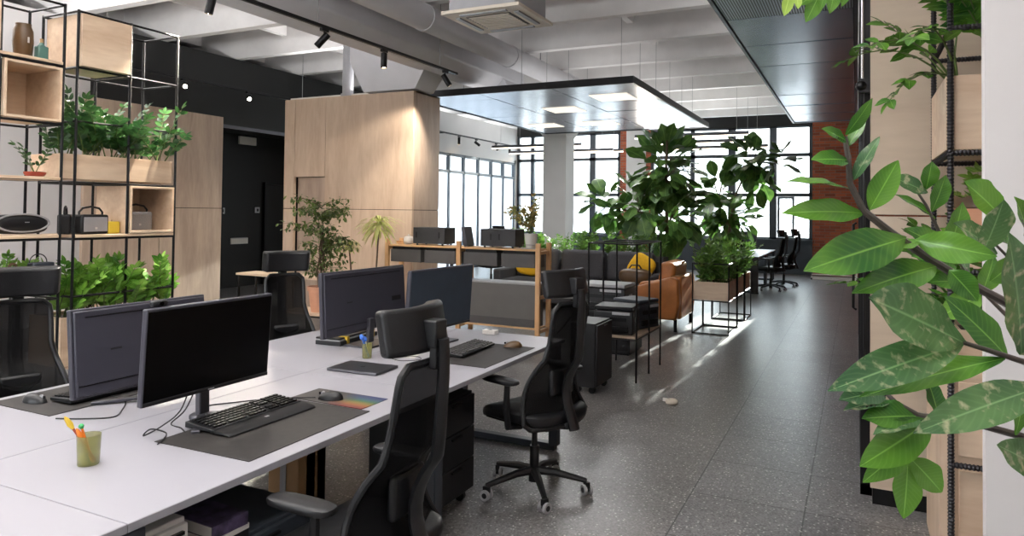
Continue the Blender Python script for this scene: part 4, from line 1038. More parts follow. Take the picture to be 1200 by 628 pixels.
for (a, b) in ((-1.11, -.62), (-.56, -.08), (.05, .54), (.60, 1.07)):
    d = obj('drawer', MB().bx(a, b, -.16, .16, .89, 1.06), 'darkgrey', t, .004)
    obj('runner', MB().bx(a+.02, b-.02, -.15, .15, 1.06, 1.10), 'black', d)
t = thing('grey_cabinet', 'low grey sideboard standing under the pine shelf drawers', 'cabinet', (-4.35, 8.24, .142))
obj('carcass', MB().bx(-.62, .74, -.12, .12, 0, .53), 'grey', t, .004); obj('top_edge', MB().bx(-.63, .75, -.13, .13, .53, .552), 'lgrey', t, .003); obj('plinth', MB().bx(-.6, .72, -.13, -.12, .0, .1), 'darkgrey', t)
def slotbox(label, x, z, W, slots):
    t = thing('storage_box', label, 'box', (x, 8.22, z), 0, 'black boxes on the pine shelf')
    obj('body', MB().bx(-W/2, W/2, -.15, .13, .022, .24), 'boxgrey', t, .005)
    for dx in slots: obj('hand_slot', MB().bx(dx-.012, dx+.012, -.1525, -.148, .10, .18), 'black', t, .003)
    obj('seam', MB().bx(-W/2+.01, W/2-.01, -.1515, -.149, .225, .228), 'black', t)
    for x_ in (-W/2+.05, W/2-.05):
        for y_ in (-.12, .1): obj('foot', MB().tube([(x_, y_, 0), (x_, y_, .024)], .014, 10), 'black', t)
slotbox('black slotted box on the pine shelf nearest the timber box', -5.17, 1.126, .50, (-.2, .16))
slotbox('black slotted box on the pine shelf nearest the column', -4.13, 1.126, .5, (-.10, .02))
t = thing('leaning_tablet', 'thin dark tablet leaning between the black slotted boxes', 'tablet', (-4.65, 8.22, 1.126)); obj('slab', MB().box((0, 0, .13), (.05, .2, .26), Matrix.Rotation(-.2, 3, 'Y')), 'alu', t, .004); obj('stand', MB().bx(-.03, .05, -.06, .06, 0, .02), 'plastic', t, .003)
t = thing('diffuser_jar', 'white rounded jar at the end of the pine shelf', 'jar', (-5.58, 8.2, 1.126)); obj('jar', MB().lathe([(.05, 0), (.068, .02), (.072, .06), (.06, .1), (.03, .115), (0, .115)]), 'porcelain', t); obj('lid_knob', MB().ball((0, 0, .125), .014), 'porcelain', t)
t = thing('wooden_tray', 'thin wooden tray behind the white jar', 'tray', (-5.72, 8.28, 1.126)); obj('tray', MB().bx(-.08, .08, -.06, .06, 0, .012), 'pine_x', t, .003); obj('rim', MB().bx(-.08, .08, .05, .06, .012, .04).bx(-.08, -.07, -.06, .05, .012, .04), 'pine_x', t)
t = thing('airy_plant', 'airy yellow-green plant in a white pot on the pine shelf', 'potted plant', (-3.74, 8.24, 1.126))
obj('pot', MB().lathe([(.06, 0), (.075, .1), (.085, .19), (.075, .19), (.068, .1), (0, .1)], n=24), 'porcelain', t); obj('soil', MB().lathe([(0, .17), (.074, .17)]), 'soil', t)
fm, sm = MB(), MB(); rr = random.Random(21)
for k in range(26):
    a = rr.uniform(0, 2*PI); pts = stemcurve((0, 0, .16), (math.cos(a)*.5-.35, math.sin(a)*.4, 1), rr.uniform(.25, .52), .05); sm.tube(pts, .0025, 5)
    for q in range(3, 8):
        for _ in range(3): fm.leaf(pts[q], (rr.uniform(-1, 1), rr.uniform(-1, 1), rr.uniform(-.4, .6)), (rr.uniform(-1, 1), rr.uniform(-1, 1), rr.uniform(-1, 1)), rr.uniform(.05, .08), .032, .1, .1, 2)
obj('foliage', fm, 'airy', t); obj('stems', sm, 'stem', t)
t = thing('wire_basket', 'small pale wire stand at the pine shelf end', 'stand', (-3.72, 8.12, 1.126)); obj('frame', MB().tube([(-.08, 0, 0), (-.08, 0, .05), (.12, 0, .05), (.12, 0, 0)], .004, 6), 'wire', t); obj('foot', MB().bx(-.09, .13, -.03, .03, 0, .006), 'wire', t)

# ficus in terracotta pot on a low bench, side table
t = thing('low_bench', 'low wood-topped bench with black frame under the terracotta pot', 'bench', (-5.85, 6.9, 0))
obj('top', MB().bx(-.6, .45, -.24, .24, .305, .33), 'birch_x', t, .003)
for x in (-.57, .42): obj('leg_frame', MB().bx(x-.012, x+.012, -.22, -.2, 0, .305).bx(x-.012, x+.012, .2, .22, 0, .305).bx(x-.012, x+.012, -.2, .2, .02, .04), 'black', t)
obj('stretcher', MB().bx(-.57, .42, -.21, -.19, .10, .12).bx(-.57, .42, .19, .21, .2, .22), 'black', t)
t = thing('ficus_tree', 'small-leaved ficus tree in a terracotta pot', 'potted tree', (-5.98, 6.88, .331))
obj('pot', MB().lathe([(.11, 0), (.145, .26), (.16, .262), (.162, .31), (.145, .312), (.14, .28), (0, .28)], n=32), 'terracotta', t); obj('soil', MB().lathe([(0, .286), (.14, .286)]), 'soil', t)
rr = random.Random(31); fm, sm = MB(), MB()
for (a, h) in ((.0, 1.0), (2.2, .9), (4.3, .8)):
    sm.tube([(.02*math.cos(a), .02*math.sin(a), .28), (.05*math.cos(a), .05*math.sin(a), .5), (.03*math.cos(a+1), .03*math.sin(a+1), .75), (.02, 0,   .6+h*.5)], [.012, .011, .009, .005], 7)
for k in range(64):
    z = rr.uniform(.45, 1.36); a = rr.uniform(0, 2*PI); L = rr.uniform(.2, .52)*(1.15-.6*abs(z-.85))
    pts = stemcurve((0, 0, z-.05), (math.cos(a), math.sin(a)*.8, .75), L, .12); sm.tube(pts, [.004*(1-.7*i/7) for i in range(8)], 5)
    for q in range(2, 8):
        for _ in range(4):
            fm.leaf(pts[q]+V((rr.gauss(0, .03), rr.gauss(0, .03), rr.gauss(0, .02))), (rr.uniform(-1, 1), rr.uniform(-1, 1), rr.uniform(-1, .2)), (rr.uniform(-.4, .4), rr.uniform(-.4, .4), 1), rr.uniform(.05, .08), .03, .15, .15, 3)
obj('foliage', fm, 'ficus', t); obj('trunk', sm, 'bark', t)
t = thing('side_table', 'pale wood-topped table with thin black legs before the black entrance', 'table', (-6.9, 7.45, 0))
obj('top', MB().bx(-.95, .62, -.18, .2, .66, .69), 'birch_x', t, .003)
for x in (-.92, .59):
    for y in (-.15, .17): obj('leg', MB().bx(x-.012, x+.012, y-.012, y+.012, 0, .66), 'black', t)
def dracaena(label, loc, stems, seed, pot):
    t = thing('dracaena', label, 'potted plant', loc, 0, 'dracaenas before the timber box'); rr = random.Random(seed)
    obj('pot', MB().lathe([(.09, 0), (.12, .22), (.125, .24), (.11, .24), (.1, .2), (0, .2)], n=24), pot, t)
    fm, sm = MB(), MB()
    for (p, n, LL) in stems:
        p = V(p); sm.tube([(0, 0, .2), (p.x*.35, p.y*.35, p.z*.5), p], [.014, .012, .01], 7)
        for k in range(n):
            a = rr.uniform(0, 2*PI); el = rr.uniform(-.2, 1.2); d = V((math.cos(a), math.sin(a), el)); L = LL*rr.uniform(.7, 1.1)
            base = p+V((0, 0, rr.uniform(-.08, .05))); pts = stemcurve(base, d, L, .2, 7); sd = d.cross(V((0, 0, 1))).normalized()
            vs = []
            for i, q in enumerate(pts):
                w = .014*math.sin(PI*(i+.6)/8.2)
                vs += [q-sd*w, q+sd*w]
            fm.add(vs, [(2*i, 2*i+1, 2*i+3, 2*i+2) for i in range(7)])
    obj('foliage', fm, 'drac', t); obj('stem', sm, 'bark', t)
dracaena('tall dracaena with hanging strap leaves before the timber box', (-5.72, 7.62, 0), [((.05, .02, 1.40), 110, .36)], 41, 'terracotta')
dracaena('short dracaena with a small leaf tuft beside the taller one', (-5.95, 7.5, 0), [((-.10, .0, 1.14), 40, .2)], 42, 'porcelain')

# wire rack with printers
t = thing('wire_rack', 'black wire rack holding printers at the aisle', 'rack', (-2.1, 6.97, 0))
hx = .24
for x in (-hx, hx):
    for y in (-.45, 0, .45): obj('post', MB().tube([(x, y, 0), (x, y, 1.3)], .0095, 8), 'black', t)
for z in (1.3, .4):
    for x in (-hx, hx): obj('long_rail', MB().tube([(x, -.45, z), (x, .45, z)], .008, 8), 'black', t)
    for y in (-.45, 0, .45): obj('cross_rail', MB().tube([(-hx, y, z), (hx, y, z)], .008, 8), 'black', t)
obj('shelf_board', MB().bx(-hx, hx, -.45, .45, .405, .425), 'greywood', t, .002)
def printer(label, loc, rz, W, D, H, top='black', body='plastic'):
    t = thing('printer', label, 'printer', loc, rz, 'office printers')
    obj('body', MB().box((0, 0, H*.42), (W, D, H*.84)), body, t, .012, seg=3)
    obj('scanner_lid', MB().box((0, 0, H*.93), (W*.98, D*.98, H*.12)), top, t, .008)
    obj('output_slot', MB().box((0, -D/2, H*.55), (W*.7, .01, H*.14)), 'black', t); obj('control_panel', MB().box((W*.2, -D/2-.004, H*.76), (W*.45, .014, H*.1)), 'lgrey', t, .003)
    obj('paper_tray', MB().box((0, -D/2-.008, H*.2), (W*.8, .02, H*.2)), 'black', t, .004)
    obj('side_label', MB().box((W/2+.001, 0, H*.5), (.002, D*.3, H*.2)), 'lgrey', t)
    return t
printer('black printer at the near end of the wire rack', (-2.12, 6.74, .426), .1, .38, .36, .27)
printer('blue-grey printer at the far end of the wire rack', (-2.06, 7.2, .426), 1.2, .34, .34, .29, 'charcoal', 'charcoal')
pedestal('black rolling cabinet standing in the aisle beside the wire rack', (-2.16, 6.12, 0), -PI/2, .42, .25, .62, 'plastic', 1)
# cabinet with larger printer behind rack
t = thing('printer_stand', 'low dark cabinet behind the wire rack', 'cabinet', (-2.62, 7.95, 0)); obj('body', MB().bx(-.35, .35, -.25, .25, .02, .48), 'plastic', t, .006); obj('door', MB().bx(-.33, .33, -.262, -.25, .05, .46), 'black', t, .003); obj('plinth', MB().bx(-.33, .33, -.23, .23, 0, .02), 'black', t)
printer('large black printer with grey lid behind the wire rack', (-2.62, 7.95, .481), .0, .56, .45, .3, 'lgrey')
# coffee table
t = thing('coffee_table', 'low grey table with crossed black legs before the dark sofa', 'table', (-3.25, 8.9, 0)); obj('top', MB().bx(-.3, .3, -.28, .28, .47, .5), 'lgrey', t, .004)
for s in (-1, 1):
    obj('crossed_legs', MB().tube([(-.28, s*.25, 0), (.1, s*.25, .47)], .011, 8).tube([(.28, s*.25, 0), (-.1, s*.25, .47)], .011, 8), 'black', t)
# sofa
t = thing('dark_sofa', 'long dark grey sofa facing the aisle behind the printer rack', 'sofa', (-4.18, 11.12, 0))
obj('base', MB().bx(-1.25, 1.25, -.42, .42, .1, .3), 'sofa', t, .03)
for i in range(3):
    x = -.83+i*.83
    obj('seat_cushion', MB().box((x, -.08, .38), (.81, .7, .17)), 'sofa', t, .05, seg=4)
    obj('back_cushion', MB().box((x, .28, .70), (.78, .22, .5), Matrix.Rotation(-.18, 3, 'X')), 'sofa', t, .07, seg=4)
obj('back_frame', MB().bx(-1.25, 1.25, .38, .5, .1, .8), 'sofa', t, .03)
obj('arm', MB().bx(-1.38, -1.24, -.42, .5, .1, .62), 'sofa', t, .03); obj('arm', MB().bx(1.24, 1.38, -.42, .5, .1, .62), 'sofa', t, .03)
for x in (-1.2, 1.2):
    for y in (-.36, .4): obj('leg', MB().tube([(x, y, 0), (x, y, .11)], .02, 10), 'black', t)
def pillow(label, loc, rot, s, mat):
    o = obj('throw_pillow', MB().ball((0, 0, 0), s, s*.32, s, 24, 12, .55), mat, None, loc=loc, rot=rot); return tag(o, label, 'pillow', 'yellow throw pillows')
pillow('yellow throw pillow tilted on the sofa end nearest the tree', (-3.06, 10.98, .74), (-.3, .5, -.2), .2, 'yellow')
pillow('yellow throw pillow glimpsed beside the pine shelf post', (-4.95, 10.85, .74), (-.25, .15, .1), .21, 'yellow')
t = thing('leather_bag', 'dark brown slouched bag lying on the sofa below the yellow pillow', 'bag', (-3.1, 10.78, .49)); obj('body', MB().ball((0, 0, .12), .26, .13, .12, 20, 10, .7), 'brown', t); obj('handle', MB().tube([(-.12, 0, .2), (-.06, 0, .29), (.06, 0, .29), (.12, 0, .2)], .012, 8), 'softblack', t)
# hedge planter behind the sofa
planter('long low planter of mixed greenery behind the dark sofa', -5.85, -2.9, 11.75, 12.1, 0, .85, 'darkgrey', 'aisle', 70, .42, .05, .10, .042, 51, .6, name='hedge_planter', pairs=7)
# tan armchair
t = thing('leather_armchair', 'tan leather armchair with rounded arms beside the planters', 'armchair', (-2.55, 10.05, 0))
def armp(y0, y1):
    return MB().prism([(-.40, .16), (.38, .16), (.42, .4), (.40, .70), (.30, .74), (.12, .68), (-.2, .58), (-.38, .56), (-.42, .48)], 'Y', y0, y1)
obj('arm', armp(-.55, -.40), 'tan', t, .03, seg=3); obj('arm', armp(.40, .55), 'tan', t, .03, seg=3)
obj('seat_base', MB().bx(-.38, .36, -.42, .42, .16, .32), 'tan', t, .02); obj('seat_cushion', MB().box((-.04, 0, .39), (.68, .78, .15)), 'tan', t, .04, seg=3)
obj('backrest', MB().bx(.26, .42, -.42, .42, .16, .74), 'tan', t, .03, seg=3); obj('back_cushion', MB().box((.20, 0, .70), (.22, .78, .44), Matrix.Rotation(.15, 3, 'Y')), 'tan', t, .06, seg=3)
for x in (-.36, .36):
    for y in (-.48, .48): obj('leg', MB().bx(x-.022, x+.022, y-.022, y+.022, 0, .17), 'black', t)
# planter stands by the aisle
for i, (y0, y1, lab, pl) in enumerate(((9.6, 10.3, 'black cube frame stand under the nearest aisle planter', 'nearest aisle planter of dense greenery on a black frame'), (10.36, 11.0, 'black cube frame stand under the middle aisle planter', 'middle aisle planter of greenery on a black frame'), (11.1, 11.75, 'black cube frame stand under the farthest aisle planter', 'farthest aisle planter of greenery on a black frame'))):
    cy = (y0+y1)/2; h = (y1-y0)/2
    t = thing('plant_stand', lab, 'plant stand', (-1.74, cy, 0), 0, 'black frame plant stands')
    for x in (-.235, .235):
        for y in (-h, h): obj('post', MB().tube([(x, y, 0), (x, y, .94)], .0085, 8), 'black', t)
        for z in (.009, .44, .93): obj('side_rail', MB().tube([(x, -h, z), (x, h, z)], .008, 8), 'black', t)
    for y in (-h, h):
        for z in (.009, .44, .93): obj('cross_rail', MB().tube([(-.235, y, z), (.235, y, z)], .008, 8), 'black', t)
    planter(pl, -1.965, -1.515, y0+.012, y1-.012, .449, .69, 'birch_x', 'aisle', 40, .52, .08, .12, .045, 60+i, .75, name='planter_box', group='aisle planters', pairs=8, start=.15)

# fiddle leaf fig trees
def fig_tree(label, loc, crowns, trunk, seed, L=.3):
    t = thing('fiddle_leaf_fig', label, 'tree', loc, 0, 'fiddle-leaf figs by the windows'); rr = random.Random(seed)
    obj('pot', MB().lathe([(.2, 0), (.26, .4), (.27, .46), (.24, .46), (.23, .4), (0, .4)], n=28), 'darkgrey', t); obj('soil', MB().lathe([(0, .405), (.235, .405)]), 'soil', t)
    fm, sm = MB(), MB()
    for pth, r in trunk: sm.tube(pth, [r*(1-.5*i/(len(pth)-1)) for i in range(len(pth))], 8)
    for (c, rx, rz, n) in crowns:
        for k in range(n):
            d = V((rr.gauss(0, 1), rr.gauss(0, 1), rr.gauss(0, 1))).normalized(); q = rr.uniform(.35, 1)**.6
            p = V(c)+V((d.x*rx*q, d.y*rx*q, d.z*rz*q)); ld = (d+V((0, 0, rr.uniform(-.5, .35)))).normalized(); s = L*rr.uniform(.65, 1.1)
            fm.leaf(p, ld, V((d.x*.2+rr.uniform(-.5, .5), rr.uniform(-.5, .5), 1)), s, s*.66, rr.uniform(.1, .4), .12, 5, .6, .15)
            if rr.random() < .3: sm.tube([V(c)+V((0, 0, -rz*.3)), p.lerp(V(c), .3), p], .006, 5)
    obj('foliage', fm, 'fig', t, smooth=60); obj('trunk', sm, 'bark', t)
fig_tree('dense tall fiddle-leaf fig between the far windows', (-3.08, 12.6, 0),
  [((.0, 0, 2.38), .4, .56, 120), ((.05, 0, 1.55), .52, .5, 84), ((-.45, -.1, 1.75), .35, .35, 46), ((-1.1, -.1, 1.75), .28, .24, 20), ((-.8, -.1, 1.62), .2, .12, 8)],
  [([(0, 0, .4), (.03, 0, 1.2), (0, .02, 2.2), (.02, 0, 3.0)], .04), ([(0, 0, 1.3), (-.4, -.05, 1.6), (-.75, -.1, 1.65), (-1.1, -.1, 1.75)], .02)], 71, .42)
fig_tree('open-branched fiddle-leaf fig in front of the right-hand far window', (-2.2, 14.3, 0),
  [((.38, 0, 2.65), .34, .34, 40), ((.5, 0, 2.3), .2, .3, 14), ((-.25, 0, 1.95), .42, .5, 46), ((-.05, 0, 1.5), .4, .35, 50), ((.85, 0, 2.6), .16, .2, 12)],
  [([(0, 0, .4), (-.05, 0, 1.2), (.05, 0, 1.9), (.35, 0, 2.6)], .03), ([(0, 0, 1.3), (-.2, 0, 1.7), (-.35, 0, 2.3)], .02), ([(.2, 0, 2.2), (.5, 0, 2.45), (.85, 0, 2.6)], .012)], 72, .4)

# far desk at the windows
dup(desk0, (-2.18, 15.8, 0), 0, 'white desk at the far windows beside two black chairs'); 
dup(desk0, (-2.18, 17.42, 0), 0, 'white desk against the far window apron, farthest from the camera')
t = thing('desk_end_panel', 'black panel standing at the near end of the far window desk', 'panel', (-1.84, 14.93, 0)); obj('panel', MB().bx(-.07, .07, -.035, .035, 0, .74), 'black', t, .004); obj('foot', MB().bx(-.08, .08, -.045, .045, 0, .03), 'black', t)
monitor('dark monitor on the far window desk, seen edge-on beside the nearer chair', (-2.35, 15.6, DZ), -PI/2-.5, .6, .36, .1, foot='plate')
monitor('dark monitor on the far window desk, farther of its pair', (-2.3, 16.9, DZ), -.4, .6, .36, .1, foot='plate')
dup(desk0, (-7.6, 14.4, 0), PI/2, 'white desk beyond the pine shelf, left of the column')
monitor('dark monitor on the desk beyond the airy plant', (-7.35, 14.4, DZ), 2.9, .6, .36, .1, foot='plate')
# small things on the floor
t = thing('tape_roll', 'small beige ring-shaped object lying alone on the aisle floor', 'tape roll', (-1.39, 5.95, 0), .4)
obj('roll', MB().tube([(.032*math.cos(a), .032*math.sin(a), .022) for a in [2*PI*k/20 for k in range(21)]], .021, 10), 'acwhite', t); obj('loose_end', MB().box((-.045, .035, .028), (.05, .014, .028), Matrix.Rotation(-.6, 3, 'Z')), 'porcelain', t, .003)
t = thing('floor_frame', 'low white tube frame on the floor at the brick wall', 'frame', (-.5, 19.2, 0))
obj('tube_frame', MB().tube([(-.5, -.2, .02), (.5, -.2, .02), (.5, .3, .02), (-.5, .3, .02), (-.5, -.2, .02)], .02, 8).tube([(.5, -.2, .02), (.5, .1, .5), (.5, .3, .02)], .02, 8).tube([(-.5, -.2, .02), (-.5, -.1, .12), (.5, -.1, .12)], .015, 8), 'porcelain', t); obj('foot_cap', MB().ball((-.5, -.2, .02), .025).ball((.5, -.2, .02), .025), 'black', t)

#======================================================================= RIGHT: rebar shelf and plants
SX0, SX1, SY0, SY1 = .367, 1.1, 3.6, 4.335
t = thing('rebar_shelf', 'ribbed steel bar shelf frame beside the white wall end', 'shelf frame', (.73, 3.88, 0))
def rebar(p, q, r=.0125):
    p, q = V(p), V(q); n = max(2, int((q-p).length/.0075)); pts = []; rs = []
    for i in range(n+1):
        pts.append(p.lerp(q, i/n)); rs.append(r*(1.17 if i % 2 else .87))
    return MB().tube(pts, rs, 8)
cx, cy = .73, 3.88
for x in (SX0, SX1):
    for y in (SY0, SY1): obj('post', rebar((x-cx, y-cy, 0), (x-cx, y-cy, 3.0)), 'rebar', t)
for z in (.53, 1.36, 1.875, 2.42):
    for y in (SY0, SY1): obj('long_rail', rebar((SX0-cx, y-cy, z), (SX1-cx, y-cy, z)), 'rebar', t)
    if z > 1: obj('side_rail', rebar((SX0-cx, SY0-cy, z), (SX0-cx, SY1-cy, z)), 'rebar', t)
obj('shelf_board', MB().bx(SX0-cx-.02, SX1-cx, SY0-cy+.02, SY1-cy, 1.375, 1.39), 'birch_x', t, .002)
planter('birch planter of arching glossy plants high on the ribbed bar shelf', .352, 1.05, SY0+.015, 4.28, 1.89, 2.215, 'birch_x', 'hero', 22, .9, .11, .14, .06, 81, .6, (-.1, -.22), group='wooden planters', pairs=9, start=.5, extra=[((-.3, -.2, .29), (-.35, -.25, 1), .52, .26), ((-.28, -.05, .29), (-.5, -.25, 1), .6, .24), ((-.3, -.28, .29), (-.2, -.5, 1), .62, .26), ((-.25, -.15, .29), (-.6, -.3, 1), .42, .32)])
t = thing('base_cabinet', 'birch cabinet at floor level inside the ribbed bar shelf', 'cabinet', (.73, 3.95, 0))
obj('carcass', MB().bx(.33-.73, .37, -.3, .36, 0, .9), 'birch', t, .003); obj('door', MB().bx(.40-.73, .36, -.315, -.3, .02, .5).bx(.40-.73, .36, -.315, -.3, .56, .88), 'birch_x', t, .003); obj('top', MB().bx(.32-.73, .37, -.31, .36, .9, .918), 'birch_x', t, .002)
planter('birch planter of dark leafy plants mid-way up the ribbed bar shelf', .40, 1.0, 3.68, 4.1, .92, 1.1, 'birch_x', 'hero', 34, .62, .12, .12, .055, 82, .7, (-.25, -.1), group='wooden planters', pairs=9)
t = thing('terracotta_bowl', 'terracotta bowl of yellow-green plants on the ribbed bar shelf', 'plant pot', (.52, 3.85, 1.392)); obj('bowl', MB().lathe([(.07, 0), (.12, .1), (.14, .25), (.13, .26), (.12, .22), (0, .2)], n=28), 'terracotta', t); obj('rim', MB().lathe([(.135, .24), (.148, .25), (.148, .30), (.135, .30)], n=28), 'brown', t)
fm, sm = MB(), MB(); rr = random.Random(9)
for k in range(9): zz_stem(fm, sm, (0, 0, .2), (rr.uniform(-.8, .5), rr.uniform(-.8, .3), 1), .22, .1, .03, .07, rr, .003, 5)
obj('foliage', fm, 'light', t); obj('stems', sm, 'stem', t)

# big plant close to the camera: leaves given by base, tip, width (m) and facing
def cam_basis():
    cyw, syw = math.cos(.45337), math.sin(.45337); p, ro = .021884, .011734
    rz = Matrix(((cyw, -syw, 0), (syw, cyw, 0), (0, 0, 1)))
    f = rz @ V((0, math.cos(p), math.sin(p))); u = rz @ V((0, -math.sin(p), math.cos(p))); r = rz @ V((1, 0, 0))
    return r*math.cos(ro)+u*math.sin(ro), -r*math.sin(ro)+u*math.cos(ro), f
RR, UU, FF = cam_basis(); EYE = V((0, 0, 1.6)); FL = 829.27
def at(px, py, D): return EYE+FF*D+RR*((px-600)/FL*D)+UU*((229.22-py)/FL*D)
t = thing('big_leaf_plant', 'large glossy-leaved plant reaching in close to the camera at the aisle edge', 'potted plant', (.62, 1.45, 0))
T0 = V((.62, 1.45, 0))
obj('planter', MB().lathe([(.16, 0), (.2, .1), (.21, 1.0), (.225, 1.02), (.2, 1.02), (.19, .96), (0, .96)], n=32), 'darkgrey', t); obj('soil', MB().lathe([(0, .965), (.19, .965)]), 'soil', t)
root = T0+V((0, 0, .96))
STEMS = [
 ('S1', [(1345, 470, 1.30), (1260, 400, 1.22), (1200, 366, 1.15), (1140, 334, 1.1), (1090, 304, 1.08), (1045, 273, 1.06), (1012, 247, 1.05), (996, 215, 1.05), (994, 185, 1.05), (990, 160, 1.05)], .0075),
 ('S2', [(1345, 500, 1.28), (1270, 460, 1.15), (1200, 424, 1.05), (1160, 411, 1.02), (1128, 401, 1.0)], .006),
 ('S3', [(1345, 560, 1.30), (1270, 528, 1.2), (1200, 512, 1.12), (1150, 498, 1.08), (1110, 492, 1.07), (1075, 486, 1.07), (1050, 472, 1.08), (1036, 458, 1.1)], .0065),
 ('S4', [(1110, 492, 1.07), (1085, 500, 1.07), (1070, 518, 1.08), (1064, 540, 1.08)], .004),
 ('S5', [(1345, 480, 1.45), (1260, 390, 1.4), (1200, 320, 1.38), (1165, 285, 1.36)], .005),
 ('S6', [(1345, 500, 1.7), (1230, 420, 1.75), (1150, 340, 1.8), (1110, 290, 1.8), (1085, 240, 1.8), (1075, 225, 1.8)], .006),
]
sm = MB()
for nm, pts, r in STEMS:
    P = [at(*q)-T0 for q in pts]
    if nm != 'S4': P = [V((0, 0, .95)), P[0].lerp(V((0, 0, .95)), .5)+V((0, 0, .1))]+P
    sm.tube(P, [r*(1.25-.75*i/(len(P)-1)) for i in range(len(P))], 8)
obj('stems', sm, 'darkstem', t)
green, glinted = MB(), MB()
def lf(tgt, b, tip, Dt, wpx, tilt=0.0, curl=.12, peak=.45, fold=.22):
    """leaf from base pixel/depth to tip, width as seen; tilt rolls the blade about its midrib"""
    p = at(*b); q = at(tip[0], tip[1], Dt); d = q-p; L = d.length; Dm = (b[2]+Dt)/2
    n0 = (-FF).lerp(UU, .25); n0 = (n0-d.normalized()*n0.dot(d.normalized())).normalized()
    nr = Matrix.Rotation(tilt, 3, d.normalized()) @ n0
    W = wpx/FL*Dm/max(.35, abs(math.cos(tilt)))
    tgt.leaf(p-T0+nr*0, d+nr*(curl*L*.9), nr, L*1.03, W, curl, fold, 14, peak, 0, 2)
G = green; Q = glinted
# S1
lf(G, (991, 158, 1.05), (1022, 116, 1.03), 1.03, 17, .5); lf(G, (993, 166, 1.05), (964, 151, 1.02), 1.02, 18, .2); lf(G, (994, 172, 1.05), (1014, 138, 1.06), 1.06, 12, -.6)
lf(G, (995, 188, 1.05), (952, 187, 1.02), 1.02, 24, .35); lf(G, (997, 222, 1.05), (923, 212, 1.0), 1.0, 17, .9); lf(Q, (1000, 212, 1.05), (1030, 161, 1.04), 1.04, 13, -.8)
lf(G, (1012, 250, 1.05), (920, 249, 1.0), 1.0, 32, .3); lf(G, (1019, 246, 1.05), (1052, 189, 1.04), 1.04, 30, -.2)
lf(G, (1062, 279, 1.06), (946, 316, .98), .98, 52, .15, .1, .5); lf(G, (1078, 283, 1.07), (1023, 294, 1.05), 1.05, 22, .8)
lf(G, (1072, 281, 1.07), (1166, 300, 1.0), 1.0, 32, .5); lf(G, (1098, 312, 1.08), (1002, 342, 1.0), 1.0, 38, .35); lf(G, (1112, 316, 1.08), (1145, 352, 1.06), 1.06, 30, .2)
# S2
lf(Q, (1130, 402, 1.0), (1022, 350, .95), .95, 72, .1, .05, .62); lf(Q, (1130, 402, 1.0), (975, 456, .92), .92, 46, .35, .08, .5); lf(G, (1178, 420, 1.03), (1012, 463, .95), .95, 30, .7, .08, .5)
lf(Q, (1197, 416, 1.0), (1183, 277, .92), .92, 64, .1, .06, .55); lf(G, (1180, 418, 1.05), (1108, 348, 1.06), 1.06, 40, .1)
# S3
lf(Q, (1225, 452, 1.0), (1076, 505, .93), .93, 46, .35, .14, .5); lf(G, (1092, 492, 1.07), (1010, 545, 1.02), 1.02, 46, .1, .1, .5); lf(G, (1072, 512, 1.08), (1013, 564, 1.06), 1.06, 34, .0)
lf(G, (1064, 538, 1.08), (1059, 606, 1.05), 1.05, 33, .1, .1, .5); lf(G, (1066, 536, 1.08), (1103, 576, 1.06), 1.06, 36, -.1, .1, .55); lf(G, (1078, 488, 1.07), (1012, 490, 1.05), 1.05, 34, .5)
lf(Q, (1085, 490, 1.07), (1025, 508, 1.03), 1.03, 16, 1.0); lf(Q, (1040, 462, 1.1), (1005, 430, 1.09), 1.09, 26, .3); lf(Q, (1038, 460, 1.1), (985, 468, 1.05), 1.05, 26, .5); lf(Q, (1045, 470, 1.09), (990, 480, 1.05), 1.05, 14, 1.0)
lf(Q, (1220, 548, 1.12), (1170, 522, 1.08), 1.08, 42, .0, .05, .5); lf(G, (1160, 500, 1.08), (1105, 470, 1.1), 1.1, 26, .3); lf(G, (1100, 490, 1.07), (1085, 440, 1.1), 1.1, 28, .4); lf(G, (1130, 495, 1.07), (1195, 478, 1.0), 1.0, 14, .9); lf(G, (1190, 510, 1.1), (1200, 452, 1.1), 1.1, 22, .3)
# S5
lf(G, (1182, 264, 1.37), (1132, 214, 1.33), 1.33, 44, .1, .1, .6); lf(Q, (1168, 298, 1.36), (1120, 262, 1.3), 1.3, 36, .3); lf(Q, (1150, 300, 1.2), (1176, 236, 1.15), 1.15, 40, .1, .05, .6); lf(G, (1205, 285, 1.4), (1190, 232, 1.35), 1.35, 36, .3); lf(G, (1205, 300, 1.36), (1150, 270, 1.36), 1.36, 24, .7); lf(G, (1160, 330, 1.3), (1195, 300, 1.3), 1.3, 30, .4)
# S6
lf(Q, (1087, 226, 1.8), (1047, 208, 1.78), 1.78, 22, .1, .1, .55); lf(G, (1085, 222, 1.8), (1092, 190, 1.78), 1.78, 22, .0, .1, .55); lf(G, (1092, 248, 1.8), (1108, 206, 1.78), 1.78, 24, .2, .1, .55); lf(G, (1096, 256, 1.8), (1050, 228, 1.78), 1.78, 16, .6); lf(G, (1112, 292, 1.8), (1128, 238, 1.78), 1.78, 30, .2)
lf(G, (1118, 300, 1.8), (1062, 268, 1.78), 1.78, 30, .2); lf(G, (1122, 310, 1.8), (1070, 300, 1.75), 1.75, 28, .4); lf(Q, (1135, 325, 1.8), (1110, 262, 1.8), 1.8, 26, .5); lf(G, (1140, 330, 1.8), (1090, 330, 1.78), 1.78, 26, .3); lf(G, (1150, 345, 1.8), (1100, 372, 1.78), 1.78, 30, .2); lf(G, (1150, 345, 1.8), (1165, 300, 1.8), 1.8, 26, .1)
obj('leaves', green, 'hero', t, smooth=60); obj('glint_leaves', glinted, 'heroglint', t, smooth=60)

